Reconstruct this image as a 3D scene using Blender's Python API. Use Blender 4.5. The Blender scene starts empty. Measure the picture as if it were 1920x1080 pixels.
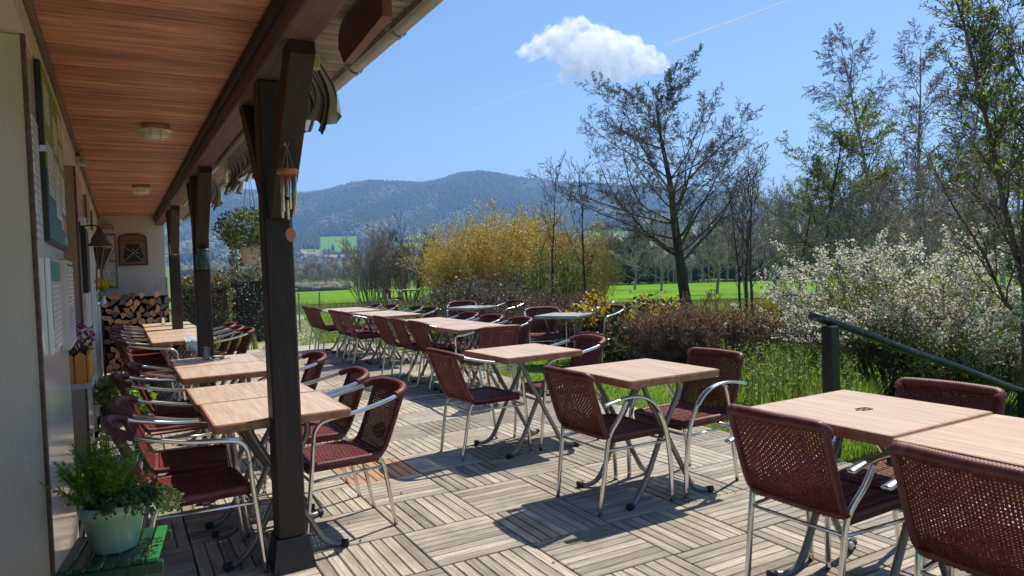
import bpy, math, random
import numpy as np
from mathutils import Vector, Matrix, noise as mnoise

sc = bpy.context.scene
COL = sc.collection
PI = math.pi

# ------------------------------------------------------------------ camera, sky, sun, exposure
CAM_YAW, CAM_PITCH, CAM_ROLL, CAM_H, FPX = 0.5045, 0.0315, -0.0358, 1.4018, 1333.5
_R = Vector((0.87433, -0.48401, -0.03575)); _U = Vector((0.04650, 0.01023, 0.99887)); _F = Vector((0.48309, 0.87500, -0.03146))
cd = bpy.data.cameras.new('camera'); cam = bpy.data.objects.new('camera', cd); COL.objects.link(cam)
cd.sensor_fit = 'HORIZONTAL'; cd.sensor_width = 36.0; cd.lens = 36.0 * FPX / 1920.0
cd.clip_start = 0.05; cd.clip_end = 30000
m = Matrix(((_R.x, _U.x, -_F.x, 0), (_R.y, _U.y, -_F.y, 0), (_R.z, _U.z, -_F.z, CAM_H), (0, 0, 0, 1)))
cam.matrix_world = m
sc.camera = cam

SUN = Vector((0.43, 0.162, 0.745)).normalized()
SUN_EL = math.asin(SUN.z); SUN_AZ = math.atan2(SUN.x, SUN.y)
w = bpy.data.worlds.new("World"); sc.world = w; w.use_nodes = True
nt = w.node_tree; nt.nodes.clear()
sky = nt.nodes.new('ShaderNodeTexSky'); sky.sky_type = 'NISHITA'; sky.sun_disc = False
sky.sun_elevation = SUN_EL; sky.sun_rotation = SUN_AZ
sky.altitude = 600; sky.air_density = 1.0; sky.dust_density = 0.5; sky.ozone_density = 3.5
bg = nt.nodes.new('ShaderNodeBackground'); bg.inputs['Strength'].default_value = 0.099
wo = nt.nodes.new('ShaderNodeOutputWorld')
hsw = nt.nodes.new('ShaderNodeHueSaturation'); hsw.inputs['Saturation'].default_value = 1.06
nt.links.new(sky.outputs[0], hsw.inputs['Color']); nt.links.new(hsw.outputs[0], bg.inputs[0]); nt.links.new(bg.outputs[0], wo.inputs[0])
sl = bpy.data.lights.new('sun', 'SUN'); sl.energy = 3.75; sl.angle = math.radians(0.5); sl.color = (1.0, 0.93, 0.80)
so = bpy.data.objects.new('sun', sl); COL.objects.link(so); so.location = (6, 3, 12)
so.rotation_euler = SUN.to_track_quat('Z', 'Y').to_euler()
sc.view_settings.view_transform = 'Standard'; sc.view_settings.look = 'None'
sc.view_settings.exposure = 0.68; sc.view_settings.gamma = 1.0; sc.view_settings.use_curve_mapping = False
sc.render.engine = 'CYCLES'
cy = sc.cycles
cy.max_bounces = 10; cy.diffuse_bounces = 6; cy.glossy_bounces = 4; cy.transmission_bounces = 6
cy.transparent_max_bounces = 24; cy.volume_bounces = 8; cy.use_denoising = True
cy.caustics_reflective = False; cy.caustics_refractive = False; cy.sample_clamp_indirect = 6.0

# ------------------------------------------------------------------ materials
def L(nt, a, b): nt.links.new(a, b)
def mat(name, c1, c2=None, scale=6.0, stretch=(1, 1, 1), rough=0.6, metal=0.0, bump=0.0, bscale=None, detail=5.0,
        coords='Object', rnd=0.0, isl=0.0, spec=None, coat=0.0, contrast=(0.3, 0.7), translucent=0.0, bstretch=None, hue=0.0,
        c3=None, s3=1.0, t3=(0.55, 0.7)):
    m = bpy.data.materials.new(name); m.use_nodes = True
    nt = m.node_tree; n = nt.nodes; bs = n['Principled BSDF']
    bs.inputs['Roughness'].default_value = rough; bs.inputs['Metallic'].default_value = metal
    if spec is not None: bs.inputs['Specular IOR Level'].default_value = spec
    if coat: bs.inputs['Coat Weight'].default_value = coat; bs.inputs['Coat Roughness'].default_value = 0.12
    tc = n.new('ShaderNodeTexCoord')
    mp = n.new('ShaderNodeMapping'); mp.inputs['Scale'].default_value = stretch
    L(nt, tc.outputs[coords], mp.inputs['Vector'])
    last = None
    if rnd:
        oi = n.new('ShaderNodeObjectInfo'); ad = n.new('ShaderNodeVectorMath'); ad.operation = 'ADD'
        mu = n.new('ShaderNodeMath'); mu.operation = 'MULTIPLY'; mu.inputs[1].default_value = 37.0
        L(nt, oi.outputs['Random'], mu.inputs[0]); L(nt, mp.outputs[0], ad.inputs[0]); L(nt, mu.outputs[0], ad.inputs[1]); vec = ad.outputs[0]
    else: vec = mp.outputs[0]
    if c2 is None: c2 = c1
    nz = n.new('ShaderNodeTexNoise'); nz.inputs['Scale'].default_value = scale; nz.inputs['Detail'].default_value = detail
    L(nt, vec, nz.inputs['Vector'])
    rp = n.new('ShaderNodeValToRGB'); rp.color_ramp.elements[0].position = contrast[0]; rp.color_ramp.elements[1].position = contrast[1]
    rp.color_ramp.elements[0].color = (*c1, 1); rp.color_ramp.elements[1].color = (*c2, 1)
    L(nt, nz.outputs['Fac'], rp.inputs['Fac']); last = rp.outputs['Color']
    if c3 is not None:
        n3 = n.new('ShaderNodeTexNoise'); n3.inputs['Scale'].default_value = s3; n3.inputs['Detail'].default_value = 4
        L(nt, tc.outputs[coords], n3.inputs['Vector'])
        r3 = n.new('ShaderNodeMapRange'); r3.inputs[1].default_value = t3[0]; r3.inputs[2].default_value = t3[1]
        L(nt, n3.outputs['Fac'], r3.inputs[0])
        mx = n.new('ShaderNodeMix'); mx.data_type = 'RGBA'; L(nt, r3.outputs[0], mx.inputs[0]); L(nt, last, mx.inputs[6])
        mx.inputs[7].default_value = (*c3, 1); last = mx.outputs[2]
    if rnd or isl:
        hs = n.new('ShaderNodeHueSaturation'); L(nt, last, hs.inputs['Color'])
        src = []
        if rnd: src.append((oi.outputs['Random'], rnd))
        if isl:
            ge = n.new('ShaderNodeNewGeometry'); src.append((ge.outputs['Random Per Island'], isl))
        val = None
        for o_, a in src:
            mr = n.new('ShaderNodeMapRange'); mr.inputs[3].default_value = 1 - a; mr.inputs[4].default_value = 1 + a
            L(nt, o_, mr.inputs[0])
            if val is None: val = mr.outputs[0]
            else:
                mm = n.new('ShaderNodeMath'); mm.operation = 'MULTIPLY'; L(nt, val, mm.inputs[0]); L(nt, mr.outputs[0], mm.inputs[1]); val = mm.outputs[0]
        L(nt, val, hs.inputs['Value'])
        if hue:
            mr = n.new('ShaderNodeMapRange'); mr.inputs[3].default_value = 0.5 - hue; mr.inputs[4].default_value = 0.5 + hue
            wn = n.new('ShaderNodeMath'); wn.operation = 'FRACT'; m7 = n.new('ShaderNodeMath'); m7.operation = 'MULTIPLY'; m7.inputs[1].default_value = 7.31
            L(nt, src[-1][0], m7.inputs[0]); L(nt, m7.outputs[0], wn.inputs[0]); L(nt, wn.outputs[0], mr.inputs[0]); L(nt, mr.outputs[0], hs.inputs['Hue'])
        last = hs.outputs['Color']
    L(nt, last, bs.inputs['Base Color'])
    if bump:
        mb = n.new('ShaderNodeMapping'); mb.inputs['Scale'].default_value = bstretch or stretch; L(nt, tc.outputs[coords], mb.inputs['Vector'])
        nb = n.new('ShaderNodeTexNoise'); nb.inputs['Scale'].default_value = bscale or scale * 3; nb.inputs['Detail'].default_value = 6
        L(nt, mb.outputs[0], nb.inputs['Vector'])
        bp = n.new('ShaderNodeBump'); bp.inputs['Strength'].default_value = bump; bp.inputs['Distance'].default_value = 0.01
        L(nt, nb.outputs['Fac'], bp.inputs['Height']); L(nt, bp.outputs[0], bs.inputs['Normal'])
    if translucent:
        tr = n.new('ShaderNodeBsdfTranslucent'); L(nt, last, tr.inputs['Color'])
        ms = n.new('ShaderNodeMixShader'); ms.inputs[0].default_value = translucent
        L(nt, bs.outputs[0], ms.inputs[1]); L(nt, tr.outputs[0], ms.inputs[2]); L(nt, ms.outputs[0], n['Material Output'].inputs[0])
    return m

def add_grooves(m, axis, freq, amount, dist=0.004, darken=0.0):
    """fine parallel relief lines on a material (bump of a sine wave)"""
    nt = m.node_tree; n = nt.nodes; bs = n['Principled BSDF']
    tc = n.new('ShaderNodeTexCoord'); wv = n.new('ShaderNodeTexWave'); wv.bands_direction = axis; wv.inputs['Scale'].default_value = freq
    wv.inputs['Distortion'].default_value = 0.4; L(nt, tc.outputs['Object'], wv.inputs['Vector'])
    bp = n.new('ShaderNodeBump'); bp.inputs['Strength'].default_value = amount; bp.inputs['Distance'].default_value = dist
    old = bs.inputs['Normal'].links
    if old: L(nt, old[0].from_socket, bp.inputs['Normal'])
    L(nt, wv.outputs['Fac'], bp.inputs['Height']); L(nt, bp.outputs[0], bs.inputs['Normal'])
    return m

M = {}
M['deck'] = mat('weathered_deck_wood', (0.305, 0.262, 0.20), (0.475, 0.423, 0.335), scale=3.5, stretch=(1.2, 22, 22), rough=0.8, bump=0.5, bscale=5, bstretch=(3, 60, 60), rnd=0.30, isl=0.10, hue=0.014, detail=9, contrast=(0.36, 0.62), c3=(0.25, 0.215, 0.16), s3=3.1, t3=(0.50, 0.74))
add_grooves(M['deck'], 'Y', 15.5, 0.35, 0.003)
M['deck_new'] = mat('fresh_orange_deck_wood', (0.42, 0.22, 0.11), (0.56, 0.34, 0.19), scale=3.5, stretch=(1.2, 22, 22), rough=0.7, bump=0.4, bscale=5, bstretch=(3, 60, 60), rnd=0.1, isl=0.08)
M['under'] = mat('dark_underlay', (0.008, 0.007, 0.006), (0.015, 0.013, 0.011), rough=0.95)
M['post'] = mat('dark_brown_stained_timber', (0.022, 0.012, 0.010), (0.045, 0.026, 0.021), scale=3, stretch=(10, 10, 0.9), rough=0.55, bump=0.5, bscale=6, bstretch=(25, 25, 1.2))
M['beam'] = mat('brown_beam_timber', (0.11, 0.060, 0.048), (0.21, 0.13, 0.108), scale=2.5, stretch=(12, 0.8, 12), rough=0.6, bump=0.4, bscale=6, bstretch=(30, 1, 30))
M['ceil'] = mat('varnished_pine_ceiling', (0.36, 0.125, 0.060), (0.72, 0.32, 0.155), scale=3.4, stretch=(0.9, 14, 14), rough=0.42, bump=0.3, bscale=5, bstretch=(2, 40, 40), rnd=0.30, detail=9, contrast=(0.36, 0.64), c3=(0.26, 0.08, 0.035), s3=7, t3=(0.62, 0.74))
M['soffit'] = mat('weathered_soffit_board', (0.27, 0.215, 0.185), (0.46, 0.385, 0.34), scale=3, stretch=(1.5, 14, 14), rough=0.75, bump=0.3, rnd=0.18)
M['gutter'] = mat('off_white_gutter', (0.42, 0.40, 0.36), (0.50, 0.48, 0.43), scale=4, rough=0.45)
M['plaster'] = mat('cream_wall_plaster', (0.68, 0.60, 0.52), (0.78, 0.70, 0.62), scale=1.6, rough=0.9, bump=0.35, bscale=60, c3=(0.50, 0.43, 0.37), s3=0.8, t3=(0.5, 0.8))
M['white'] = mat('glossy_white_paint', (0.80, 0.81, 0.82), (0.85, 0.85, 0.85), scale=1.5, stretch=(1, 1, 0.25), rough=0.25, bump=0.12, bscale=5, bstretch=(6, 6, 0.6), coat=0.7, c3=(0.66, 0.63, 0.58), s3=2.2, t3=(0.6, 0.8))
M['reveal'] = mat('taupe_reveal_plaster', (0.78, 0.72, 0.61), (0.84, 0.78, 0.68), scale=2, rough=0.92, bump=0.22, bscale=90, c3=(0.72, 0.65, 0.55), s3=1.5)
M['reveal2'] = mat('brown_reveal_plaster', (0.42, 0.33, 0.26), (0.52, 0.42, 0.34), scale=2, rough=0.9, bump=0.4, bscale=70)
M['endwall'] = mat('pinkish_grey_render', (0.68, 0.59, 0.50), (0.80, 0.71, 0.62), scale=1.3, rough=0.92, bump=0.4, bscale=50, c3=(0.38, 0.35, 0.33), s3=1.2)
M['glass_dark'] = mat('dark_window_glass', (0.03, 0.035, 0.04), rough=0.08, spec=0.7)
M['roof'] = mat('red_clay_roof', (0.25, 0.09, 0.05), (0.36, 0.15, 0.09), scale=5, rough=0.85)
M['table'] = mat('tan_wood_laminate', (0.49, 0.335, 0.225), (0.70, 0.53, 0.385), scale=2.2, stretch=(22, 1.2, 22), rough=0.40, spec=0.4, c3=(0.60, 0.45, 0.31), s3=5, t3=(0.58, 0.72), bump=0.06, bscale=5, bstretch=(50, 1.5, 50), rnd=0.03, detail=7)
M['table_edge'] = mat('moulded_wood_edge', (0.30, 0.135, 0.065), (0.44, 0.225, 0.12), scale=5, stretch=(6, 6, 1), rough=0.45, bump=0.2)
M['table_grey'] = mat('weathered_grey_table', (0.30, 0.29, 0.26), (0.42, 0.41, 0.37), scale=4, rough=0.5)
M['tube'] = mat('grey_painted_table_leg', (0.26, 0.25, 0.235), (0.31, 0.30, 0.28), scale=6, rough=0.38, metal=0.55)
M['alu'] = mat('polished_aluminium', (0.72, 0.70, 0.67), (0.80, 0.78, 0.75), scale=7, rough=0.2, metal=0.95, bump=0.03)
M['rubber'] = mat('black_rubber', (0.018, 0.018, 0.02), (0.03, 0.03, 0.03), rough=0.6)
M['wicker'] = mat('maroon_wicker', (0.105, 0.016, 0.014), (0.175, 0.032, 0.026), scale=30, rough=0.6, spec=0.35, bump=0.2, bscale=150, rnd=0.14)
M['wicker_roll'] = mat('maroon_wrapped_cane', (0.105, 0.019, 0.018), (0.17, 0.042, 0.036), scale=18, rough=0.5, rnd=0.12, c3=(0.22, 0.12, 0.12), s3=14, t3=(0.62, 0.8))
M['wicker_red'] = mat('crimson_wicker', (0.17, 0.02, 0.022), (0.24, 0.035, 0.035), scale=30, rough=0.42, bump=0.2, bscale=150, rnd=0.14)
M['black'] = mat('black_iron', (0.018, 0.017, 0.017), (0.035, 0.032, 0.03), rough=0.5)
M['navy_plain'] = mat('dark_navy_paint', (0.005, 0.005, 0.009), (0.008, 0.008, 0.013), scale=8, rough=0.45)
M['navy'] = mat('chipped_dark_navy_paint', (0.008, 0.009, 0.018), (0.016, 0.018, 0.032), scale=12, rough=0.4, bump=0.3, c3=(0.13, 0.125, 0.12), s3=30, t3=(0.60, 0.66))
M['bark'] = mat('grey_brown_bark', (0.065, 0.052, 0.043), (0.17, 0.14, 0.115), scale=9, stretch=(1, 1, 0.4), rough=0.9, bump=0.8, bscale=25, coords='Object')
M['bark_dark'] = mat('dark_bark', (0.035, 0.028, 0.025), (0.07, 0.055, 0.05), scale=12, rough=0.9, bump=0.5)
M['wood_far'] = mat('pale_bare_wood', (0.24, 0.20, 0.165), (0.36, 0.31, 0.26), scale=0.3, rough=0.9, isl=0.3)
M['twig_grey'] = mat('grey_twigs', (0.21, 0.18, 0.15), (0.35, 0.30, 0.26), scale=2, rough=0.85, isl=0.25)
M['twig_brown'] = mat('brown_twigs', (0.09, 0.055, 0.04), (0.20, 0.13, 0.09), scale=3, rough=0.85, isl=0.3)
M['twig_yellow'] = mat('yellow_twigs', (0.50, 0.30, 0.06), (0.62, 0.42, 0.10), scale=1.2, rough=0.7, isl=0.3)
M['birch'] = mat('pale_birch_bark', (0.22, 0.20, 0.18), (0.48, 0.45, 0.42), scale=5, stretch=(1, 1, 3), rough=0.8, contrast=(0.42, 0.5))
def leafmat(name, c1, c2, isl=0.35, hue=0.02, tl=0.35, rough=0.5, scale=1.2): return mat(name, c1, c2, scale=scale, rough=rough, isl=isl, hue=hue, translucent=tl, spec=0.35)
M['lf_yellow'] = leafmat('yellow_buds', (0.68, 0.52, 0.07), (0.86, 0.72, 0.17), tl=0.45, isl=0.45, hue=0.03)
M['lf_fresh'] = leafmat('fresh_green_leaves', (0.19, 0.28, 0.035), (0.32, 0.43, 0.06), tl=0.45)
M['lf_dark'] = leafmat('dark_green_leaves', (0.045, 0.08, 0.025), (0.085, 0.13, 0.04), tl=0.15, rough=0.35)
M['lf_olive'] = leafmat('olive_leaves', (0.11, 0.14, 0.035), (0.19, 0.22, 0.06), tl=0.3)
M['lf_brown'] = leafmat('rusty_dry_leaves', (0.22, 0.125, 0.06), (0.36, 0.22, 0.11), tl=0.3)
M['lf_red'] = leafmat('red_orange_shoots', (0.30, 0.07, 0.03), (0.42, 0.17, 0.06), tl=0.25)
M['lf_silver'] = leafmat('silvery_leaves', (0.26, 0.25, 0.20), (0.46, 0.44, 0.37), tl=0.15, rough=0.35)
M['lf_white'] = leafmat('white_blossom', (0.80, 0.75, 0.62), (0.88, 0.85, 0.74), isl=0.10, hue=0.0, tl=0.45)
M['lf_bud'] = leafmat('greenish_brown_buds', (0.14, 0.11, 0.05), (0.22, 0.18, 0.08))
M['flower_y'] = leafmat('yellow_flowers', (0.70, 0.45, 0.02), (0.80, 0.60, 0.04), isl=0.1, hue=0.0)
M['flower_o'] = leafmat('orange_flowers', (0.65, 0.12, 0.03), (0.75, 0.22, 0.04), isl=0.1, hue=0.0)
M['flower_p'] = leafmat('purple_flowers', (0.22, 0.03, 0.16), (0.34, 0.06, 0.26), isl=0.2, hue=0.02)
M['conifer'] = leafmat('bright_conifer_needles', (0.14, 0.32, 0.03), (0.26, 0.48, 0.05), tl=0.4)
M['conifer_far'] = leafmat('distant_conifers', (0.010, 0.024, 0.018), (0.040, 0.062, 0.030), tl=0.0, isl=0.4, rough=0.9, scale=0.004)
M['decid_far'] = leafmat('distant_bare_woods', (0.10, 0.088, 0.075), (0.21, 0.18, 0.14), tl=0.0, isl=0.2, rough=0.9, scale=0.004)
M['green_far'] = leafmat('distant_budding_trees', (0.15, 0.18, 0.06), (0.26, 0.29, 0.09), tl=0.0, isl=0.3, rough=0.9, scale=0.01)
M['grass'] = leafmat('grass_blades', (0.11, 0.21, 0.022), (0.20, 0.33, 0.04), isl=0.35, hue=0.015, tl=0.35)
M['lawn'] = mat('lawn_ground', (0.09, 0.16, 0.018), (0.17, 0.25, 0.03), scale=1.1, rough=0.95, spec=0.05, bump=0.8, bscale=40, detail=10, c3=(0.17, 0.15, 0.07), s3=0.35, t3=(0.55, 0.72))
M['field'] = mat('young_crop_field', (0.105, 0.235, 0.012), (0.15, 0.30, 0.018), scale=0.12, rough=0.95, spec=0.05, contrast=(0.4, 0.6), c3=(0.16, 0.22, 0.03), s3=0.04, t3=(0.5, 0.7), bump=0.5, bscale=20, detail=8)
M['gravel'] = mat('dry_grass_and_gravel', (0.27, 0.25, 0.14), (0.42, 0.38, 0.26), scale=9, rough=0.95, bump=0.8, bscale=60, detail=9, c3=(0.13, 0.17, 0.045), s3=0.8, t3=(0.5, 0.62))
M['path'] = mat('pale_gravel_path', (0.34, 0.31, 0.26), (0.46, 0.43, 0.37), scale=14, rough=0.95, bump=0.6, bscale=60)
M['forest_floor'] = mat('hill_floor', (0.03, 0.045, 0.02), (0.07, 0.07, 0.035), scale=0.004, rough=1.0)
M['soil'] = mat('dark_soil', (0.03, 0.02, 0.014), (0.06, 0.045, 0.03), scale=20, rough=0.95, bump=0.6)

# ------------------------------------------------------------------ mesh helpers
STUFFY = {'foliage', 'buds', 'branches', 'blossom', 'flowers', 'leaves', 'needles', 'stems', 'dark_leaves', 'lower_leaves', 'green_leaves', 'highlight_tips', 'green_tips', 'rusty_tips', 'sheen_leaves', 'red_leaves', 'orange_leaves', 'dark_foliage', 'trailing_leaves', 'dry_leaves', 'red_shoots', 'pale_leaves', 'silver_leaves'}
def new_obj(name, me, parent=None, loc=None, rot=None, label=None, cat=None, group=None, kind=None, scale=None):
    o = bpy.data.objects.new(name, me); COL.objects.link(o)
    if parent is not None: o.parent = parent
    if loc is not None: o.location = loc
    if rot is not None: o.rotation_euler = rot if hasattr(rot, '__len__') else (0, 0, rot)
    if scale is not None: o.scale = scale if hasattr(scale, '__len__') else (scale,) * 3
    if label: o['label'] = label
    if cat: o['category'] = cat
    if group: o['group'] = group
    if kind is None and parent is not None and name in STUFFY: kind = 'stuff'
    if kind: o['kind'] = kind
    return o
def thing(name, label, cat, loc=(0, 0, 0), rot=0, group=None, scale=None):
    o = new_obj(name, None, loc=loc, rot=rot, label=label, cat=cat, group=group, scale=scale)
    o.empty_display_size = 0.1
    return o

class MB:
    def __init__(s): s.v = []; s.f = []
    def add(s, vs, fs):
        b = len(s.v); s.v.extend([tuple(p) for p in vs]); s.f.extend([tuple(b + i for i in f) for f in fs])
    def box(s, x0, x1, y0, y1, z0, z1, bev=0.0, mtx=None):
        if bev <= 0:
            vs = [(x, y, z) for z in (z0, z1) for y in (y0, y1) for x in (x0, x1)]
            fs = [(0, 2, 3, 1), (4, 5, 7, 6), (0, 1, 5, 4), (1, 3, 7, 5), (3, 2, 6, 7), (2, 0, 4, 6)]
        else:
            b = bev; vs = []; idx = {}
            def V(p):
                if p not in idx: idx[p] = len(vs); vs.append(p)
                return idx[p]
            X = (x0, x1); Y = (y0, y1); Z = (z0, z1)
            def c(i, j, k, ax):
                p = [X[i], Y[j], Z[k]]; sg = [1 if i == 0 else -1, 1 if j == 0 else -1, 1 if k == 0 else -1]
                for a in range(3):
                    if a != ax: p[a] = round(p[a] + sg[a] * b, 6)
                    else: p[a] = round(p[a], 6)
                return V(tuple(p))
            fs = []
            for i in (0, 1):
                q = [c(i, 0, 0, 0), c(i, 1, 0, 0), c(i, 1, 1, 0), c(i, 0, 1, 0)]; fs.append(q if i else q[::-1])
                q = [c(0, i, 0, 1), c(1, i, 0, 1), c(1, i, 1, 1), c(0, i, 1, 1)]; fs.append(q[::-1] if i else q)
                q = [c(0, 0, i, 2), c(1, 0, i, 2), c(1, 1, i, 2), c(0, 1, i, 2)]; fs.append(q if i else q[::-1])
            for i in (0, 1):
                for j in (0, 1):
                    q = [c(i, j, 0, 0), c(i, j, 1, 0), c(i, j, 1, 1), c(i, j, 0, 1)]; fs.append(q)
                    q = [c(i, 0, j, 0), c(i, 1, j, 0), c(i, 1, j, 2), c(i, 0, j, 2)]; fs.append(q)
                    q = [c(0, i, j, 1), c(1, i, j, 1), c(1, i, j, 2), c(0, i, j, 2)]; fs.append(q)
                    for k in (0, 1): fs.append([c(i, j, k, 0), c(i, j, k, 1), c(i, j, k, 2)])
        if mtx is not None: vs = [tuple(mtx @ Vector(p)) for p in vs]
        s.add(vs, fs)
    def tube(s, pts, r, n=8, caps=True, flat=1.0, up=None):
        """sweep; r scalar or list; flat <1 squashes the section along the frame's second axis"""
        pts = [Vector(p) for p in pts]; k = len(pts); rr = r if hasattr(r, '__len__') else [r] * k
        rings = []; prev = None
        for i, p in enumerate(pts):
            t = (pts[min(i + 1, k - 1)] - pts[max(i - 1, 0)])
            if t.length < 1e-9: t = Vector((0, 0, 1))
            t.normalize()
            if prev is None:
                a = Vector(up) if up is not None else (Vector((0, 0, 1)) if abs(t.z) < 0.9 else Vector((1, 0, 0)))
            else: a = prev
            a = a - t * a.dot(t)
            if a.length < 1e-6: a = t.orthogonal()
            a.normalize(); b = t.cross(a); prev = a
            rings.append([p + a * (math.cos(q) * rr[i] * flat) + b * (math.sin(q) * rr[i]) for q in [2 * PI * j / n for j in range(n)]])
        vs = [tuple(q) for R in rings for q in R]
        fs = [(i * n + j, i * n + (j + 1) % n, (i + 1) * n + (j + 1) % n, (i + 1) * n + j) for i in range(k - 1) for j in range(n)]
        if caps: fs += [tuple(range(n))[::-1], tuple((k - 1) * n + j for j in range(n))]
        s.add(vs, fs)
    def lathe(s, prof, n=20, c=(0, 0, 0)):
        vs = [(c[0] + r * math.cos(2 * PI * j / n), c[1] + r * math.sin(2 * PI * j / n), c[2] + z) for r, z in prof for j in range(n)]
        fs = [(i * n + j, i * n + (j + 1) % n, (i + 1) * n + (j + 1) % n, (i + 1) * n + j) for i in range(len(prof) - 1) for j in range(n)]
        s.add(vs, fs)
    def prism(s, poly, d):
        """poly: list of 3d points (planar), extruded by vector d"""
        d = Vector(d); n = len(poly); vs = [tuple(Vector(p)) for p in poly] + [tuple(Vector(p) + d) for p in poly]
        s.add(vs, [tuple(range(n))[::-1], tuple(range(n, 2 * n))] + [(i, (i + 1) % n, n + (i + 1) % n, n + i) for i in range(n)])
    def mesh(s, name, m, smooth=False):
        me = bpy.data.meshes.new(name); me.from_pydata(s.v, [], s.f); me.materials.append(m)
        if smooth: me.shade_smooth()
        return me
    def obj(s, name, m, parent=None, smooth=False, **k): return new_obj(name, s.mesh(name, m, smooth), parent, **k)

def smooth_path(pts, n=6):
    P = [Vector(p) for p in pts]; out = []
    for i in range(len(P) - 1):
        a, b, c, d = P[max(i - 1, 0)], P[i], P[i + 1], P[min(i + 2, len(P) - 1)]
        for k in range(n):
            t = k / n
            out.append(0.5 * ((2 * b) + (c - a) * t + (2 * a - 5 * b + 4 * c - d) * t * t + (3 * b - a - 3 * c + d) * t ** 3))
    out.append(P[-1]); return out

def np_mesh(name, V, F, m, smooth=False):
    """V (n,3) float, F (k,3|4) int arrays"""
    me = bpy.data.meshes.new(name); V = np.asarray(V, np.float32); F = np.asarray(F, np.int32); k, c = F.shape
    me.vertices.add(len(V)); me.vertices.foreach_set('co', V.ravel())
    me.loops.add(k * c); me.loops.foreach_set('vertex_index', F.ravel())
    me.polygons.add(k); me.polygons.foreach_set('loop_start', np.arange(0, k * c, c, dtype=np.int32))
    try: me.polygons.foreach_set('loop_total', np.full(k, c, np.int32))
    except Exception: pass
    me.update(calc_edges=True); me.materials.append(m)
    if smooth: me.shade_smooth()
    return me

def segs_mesh(name, S, m, sides=4):
    """S: (n,8) p0 p1 r0 r1 -> open prisms"""
    S = np.asarray(S, float); p0 = S[:, 0:3]; p1 = S[:, 3:6]; r0 = S[:, 6]; r1 = S[:, 7]
    d = p1 - p0; ln = np.linalg.norm(d, axis=1, keepdims=True); d = d / np.maximum(ln, 1e-9)
    p1 = p1 + d * np.minimum(r1[:, None] * 0.6, ln * 0.2)
    a = np.where(np.abs(d[:, 2:3]) < 0.9, np.array([[0, 0, 1.0]]), np.array([[1.0, 0, 0]]))
    u = np.cross(d, a); u /= np.linalg.norm(u, axis=1, keepdims=True); v = np.cross(d, u)
    n = len(S); V = np.zeros((n, 2 * sides, 3))
    for j in range(sides):
        q = 2 * PI * j / sides; w_ = u * math.cos(q) + v * math.sin(q)
        V[:, j] = p0 + w_ * r0[:, None]; V[:, sides + j] = p1 + w_ * r1[:, None]
    F = np.array([[j, (j + 1) % sides, sides + (j + 1) % sides, sides + j] for j in range(sides)])
    F = (np.arange(n)[:, None, None] * 2 * sides + F[None]).reshape(-1, 4)
    return np_mesh(name, V.reshape(-1, 3), F, m)

def leaves_mesh(name, P, size, m, rng, aspect=0.6, jitter=0.3, up=0.3, dirs=None):
    """diamond leaves, folded along the middle: 2 triangles each"""
    P = np.asarray(P, float); n = len(P)
    d = rng.normal(size=(n, 3)) if dirs is None else np.asarray(dirs) + rng.normal(size=(n, 3)) * 0.35
    d[:, 2] += up; d /= np.linalg.norm(d, axis=1, keepdims=True)
    a = rng.normal(size=(n, 3)); s_ = np.cross(d, a); s_ /= np.maximum(np.linalg.norm(s_, axis=1, keepdims=True), 1e-6)
    nr = np.cross(d, s_)
    sz = size * (1 + rng.uniform(-jitter, jitter, (n, 1)))
    base = P; tip = P + d * sz; l = P + d * sz * 0.45 + s_ * sz * aspect * 0.5 + nr * sz * 0.08; r = P + d * sz * 0.45 - s_ * sz * aspect * 0.5 + nr * sz * 0.08
    V = np.stack([base, l, tip, r], 1).reshape(-1, 3)
    F = (np.arange(n)[:, None] * 4 + np.array([[0, 1, 2, 3]])).reshape(-1, 4)
    T = np.concatenate([F[:, [0, 1, 2]], F[:, [0, 2, 3]]])
    return np_mesh(name, V, T, m)

def bear(px, d, lean=0.0):
    """ground point on the bearing of an image column at forward distance d"""
    lat = (px - 960) / FPX * d
    return (_R.x * lat + 0.483332 * d, _R.y * lat + 0.875434 * d)
def hz(px): return 540 - 41.9 - 0.0358 * (px - 960)          # horizon row
def elev(px, py, d): return CAM_H + (hz(px) - py) / FPX * d   # height seen at that row

# ------------------------------------------------------------------ terrain
def sstep(a, b, x):
    t = np.clip((np.asarray(x, float) - a) / (b - a), 0, 1); return t * t * (3 - 2 * t)
SKY = [(-400, 420), (330, 392), (422, 361), (477, 363), (558, 366), (619, 361), (666, 348), (702, 343), (769, 347), (800, 350), (835, 342), (870, 330), (905, 326), (940, 329),
       (985, 338), (1040, 344), (1080, 349), (1140, 352), (1250, 357), (1350, 364), (1450, 380), (1600, 400), (1950, 415), (2400, 420)]
_az = np.array([CAM_YAW + math.atan((p - 960) / FPX) for p, q in SKY])
_th = np.array([(hz(p) - q) / FPX / math.sqrt(1 + ((p - 960) / FPX) ** 2) for p, q in SKY])
def ridge(az): return np.interp(az, _az, _th, left=0.05, right=0.045)
_kr = np.array([0, 30, 90, 150, 200, 400, 700, 1300, 1600, 2000, 2300, 2700, 3000, 3400, 4000])
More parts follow.
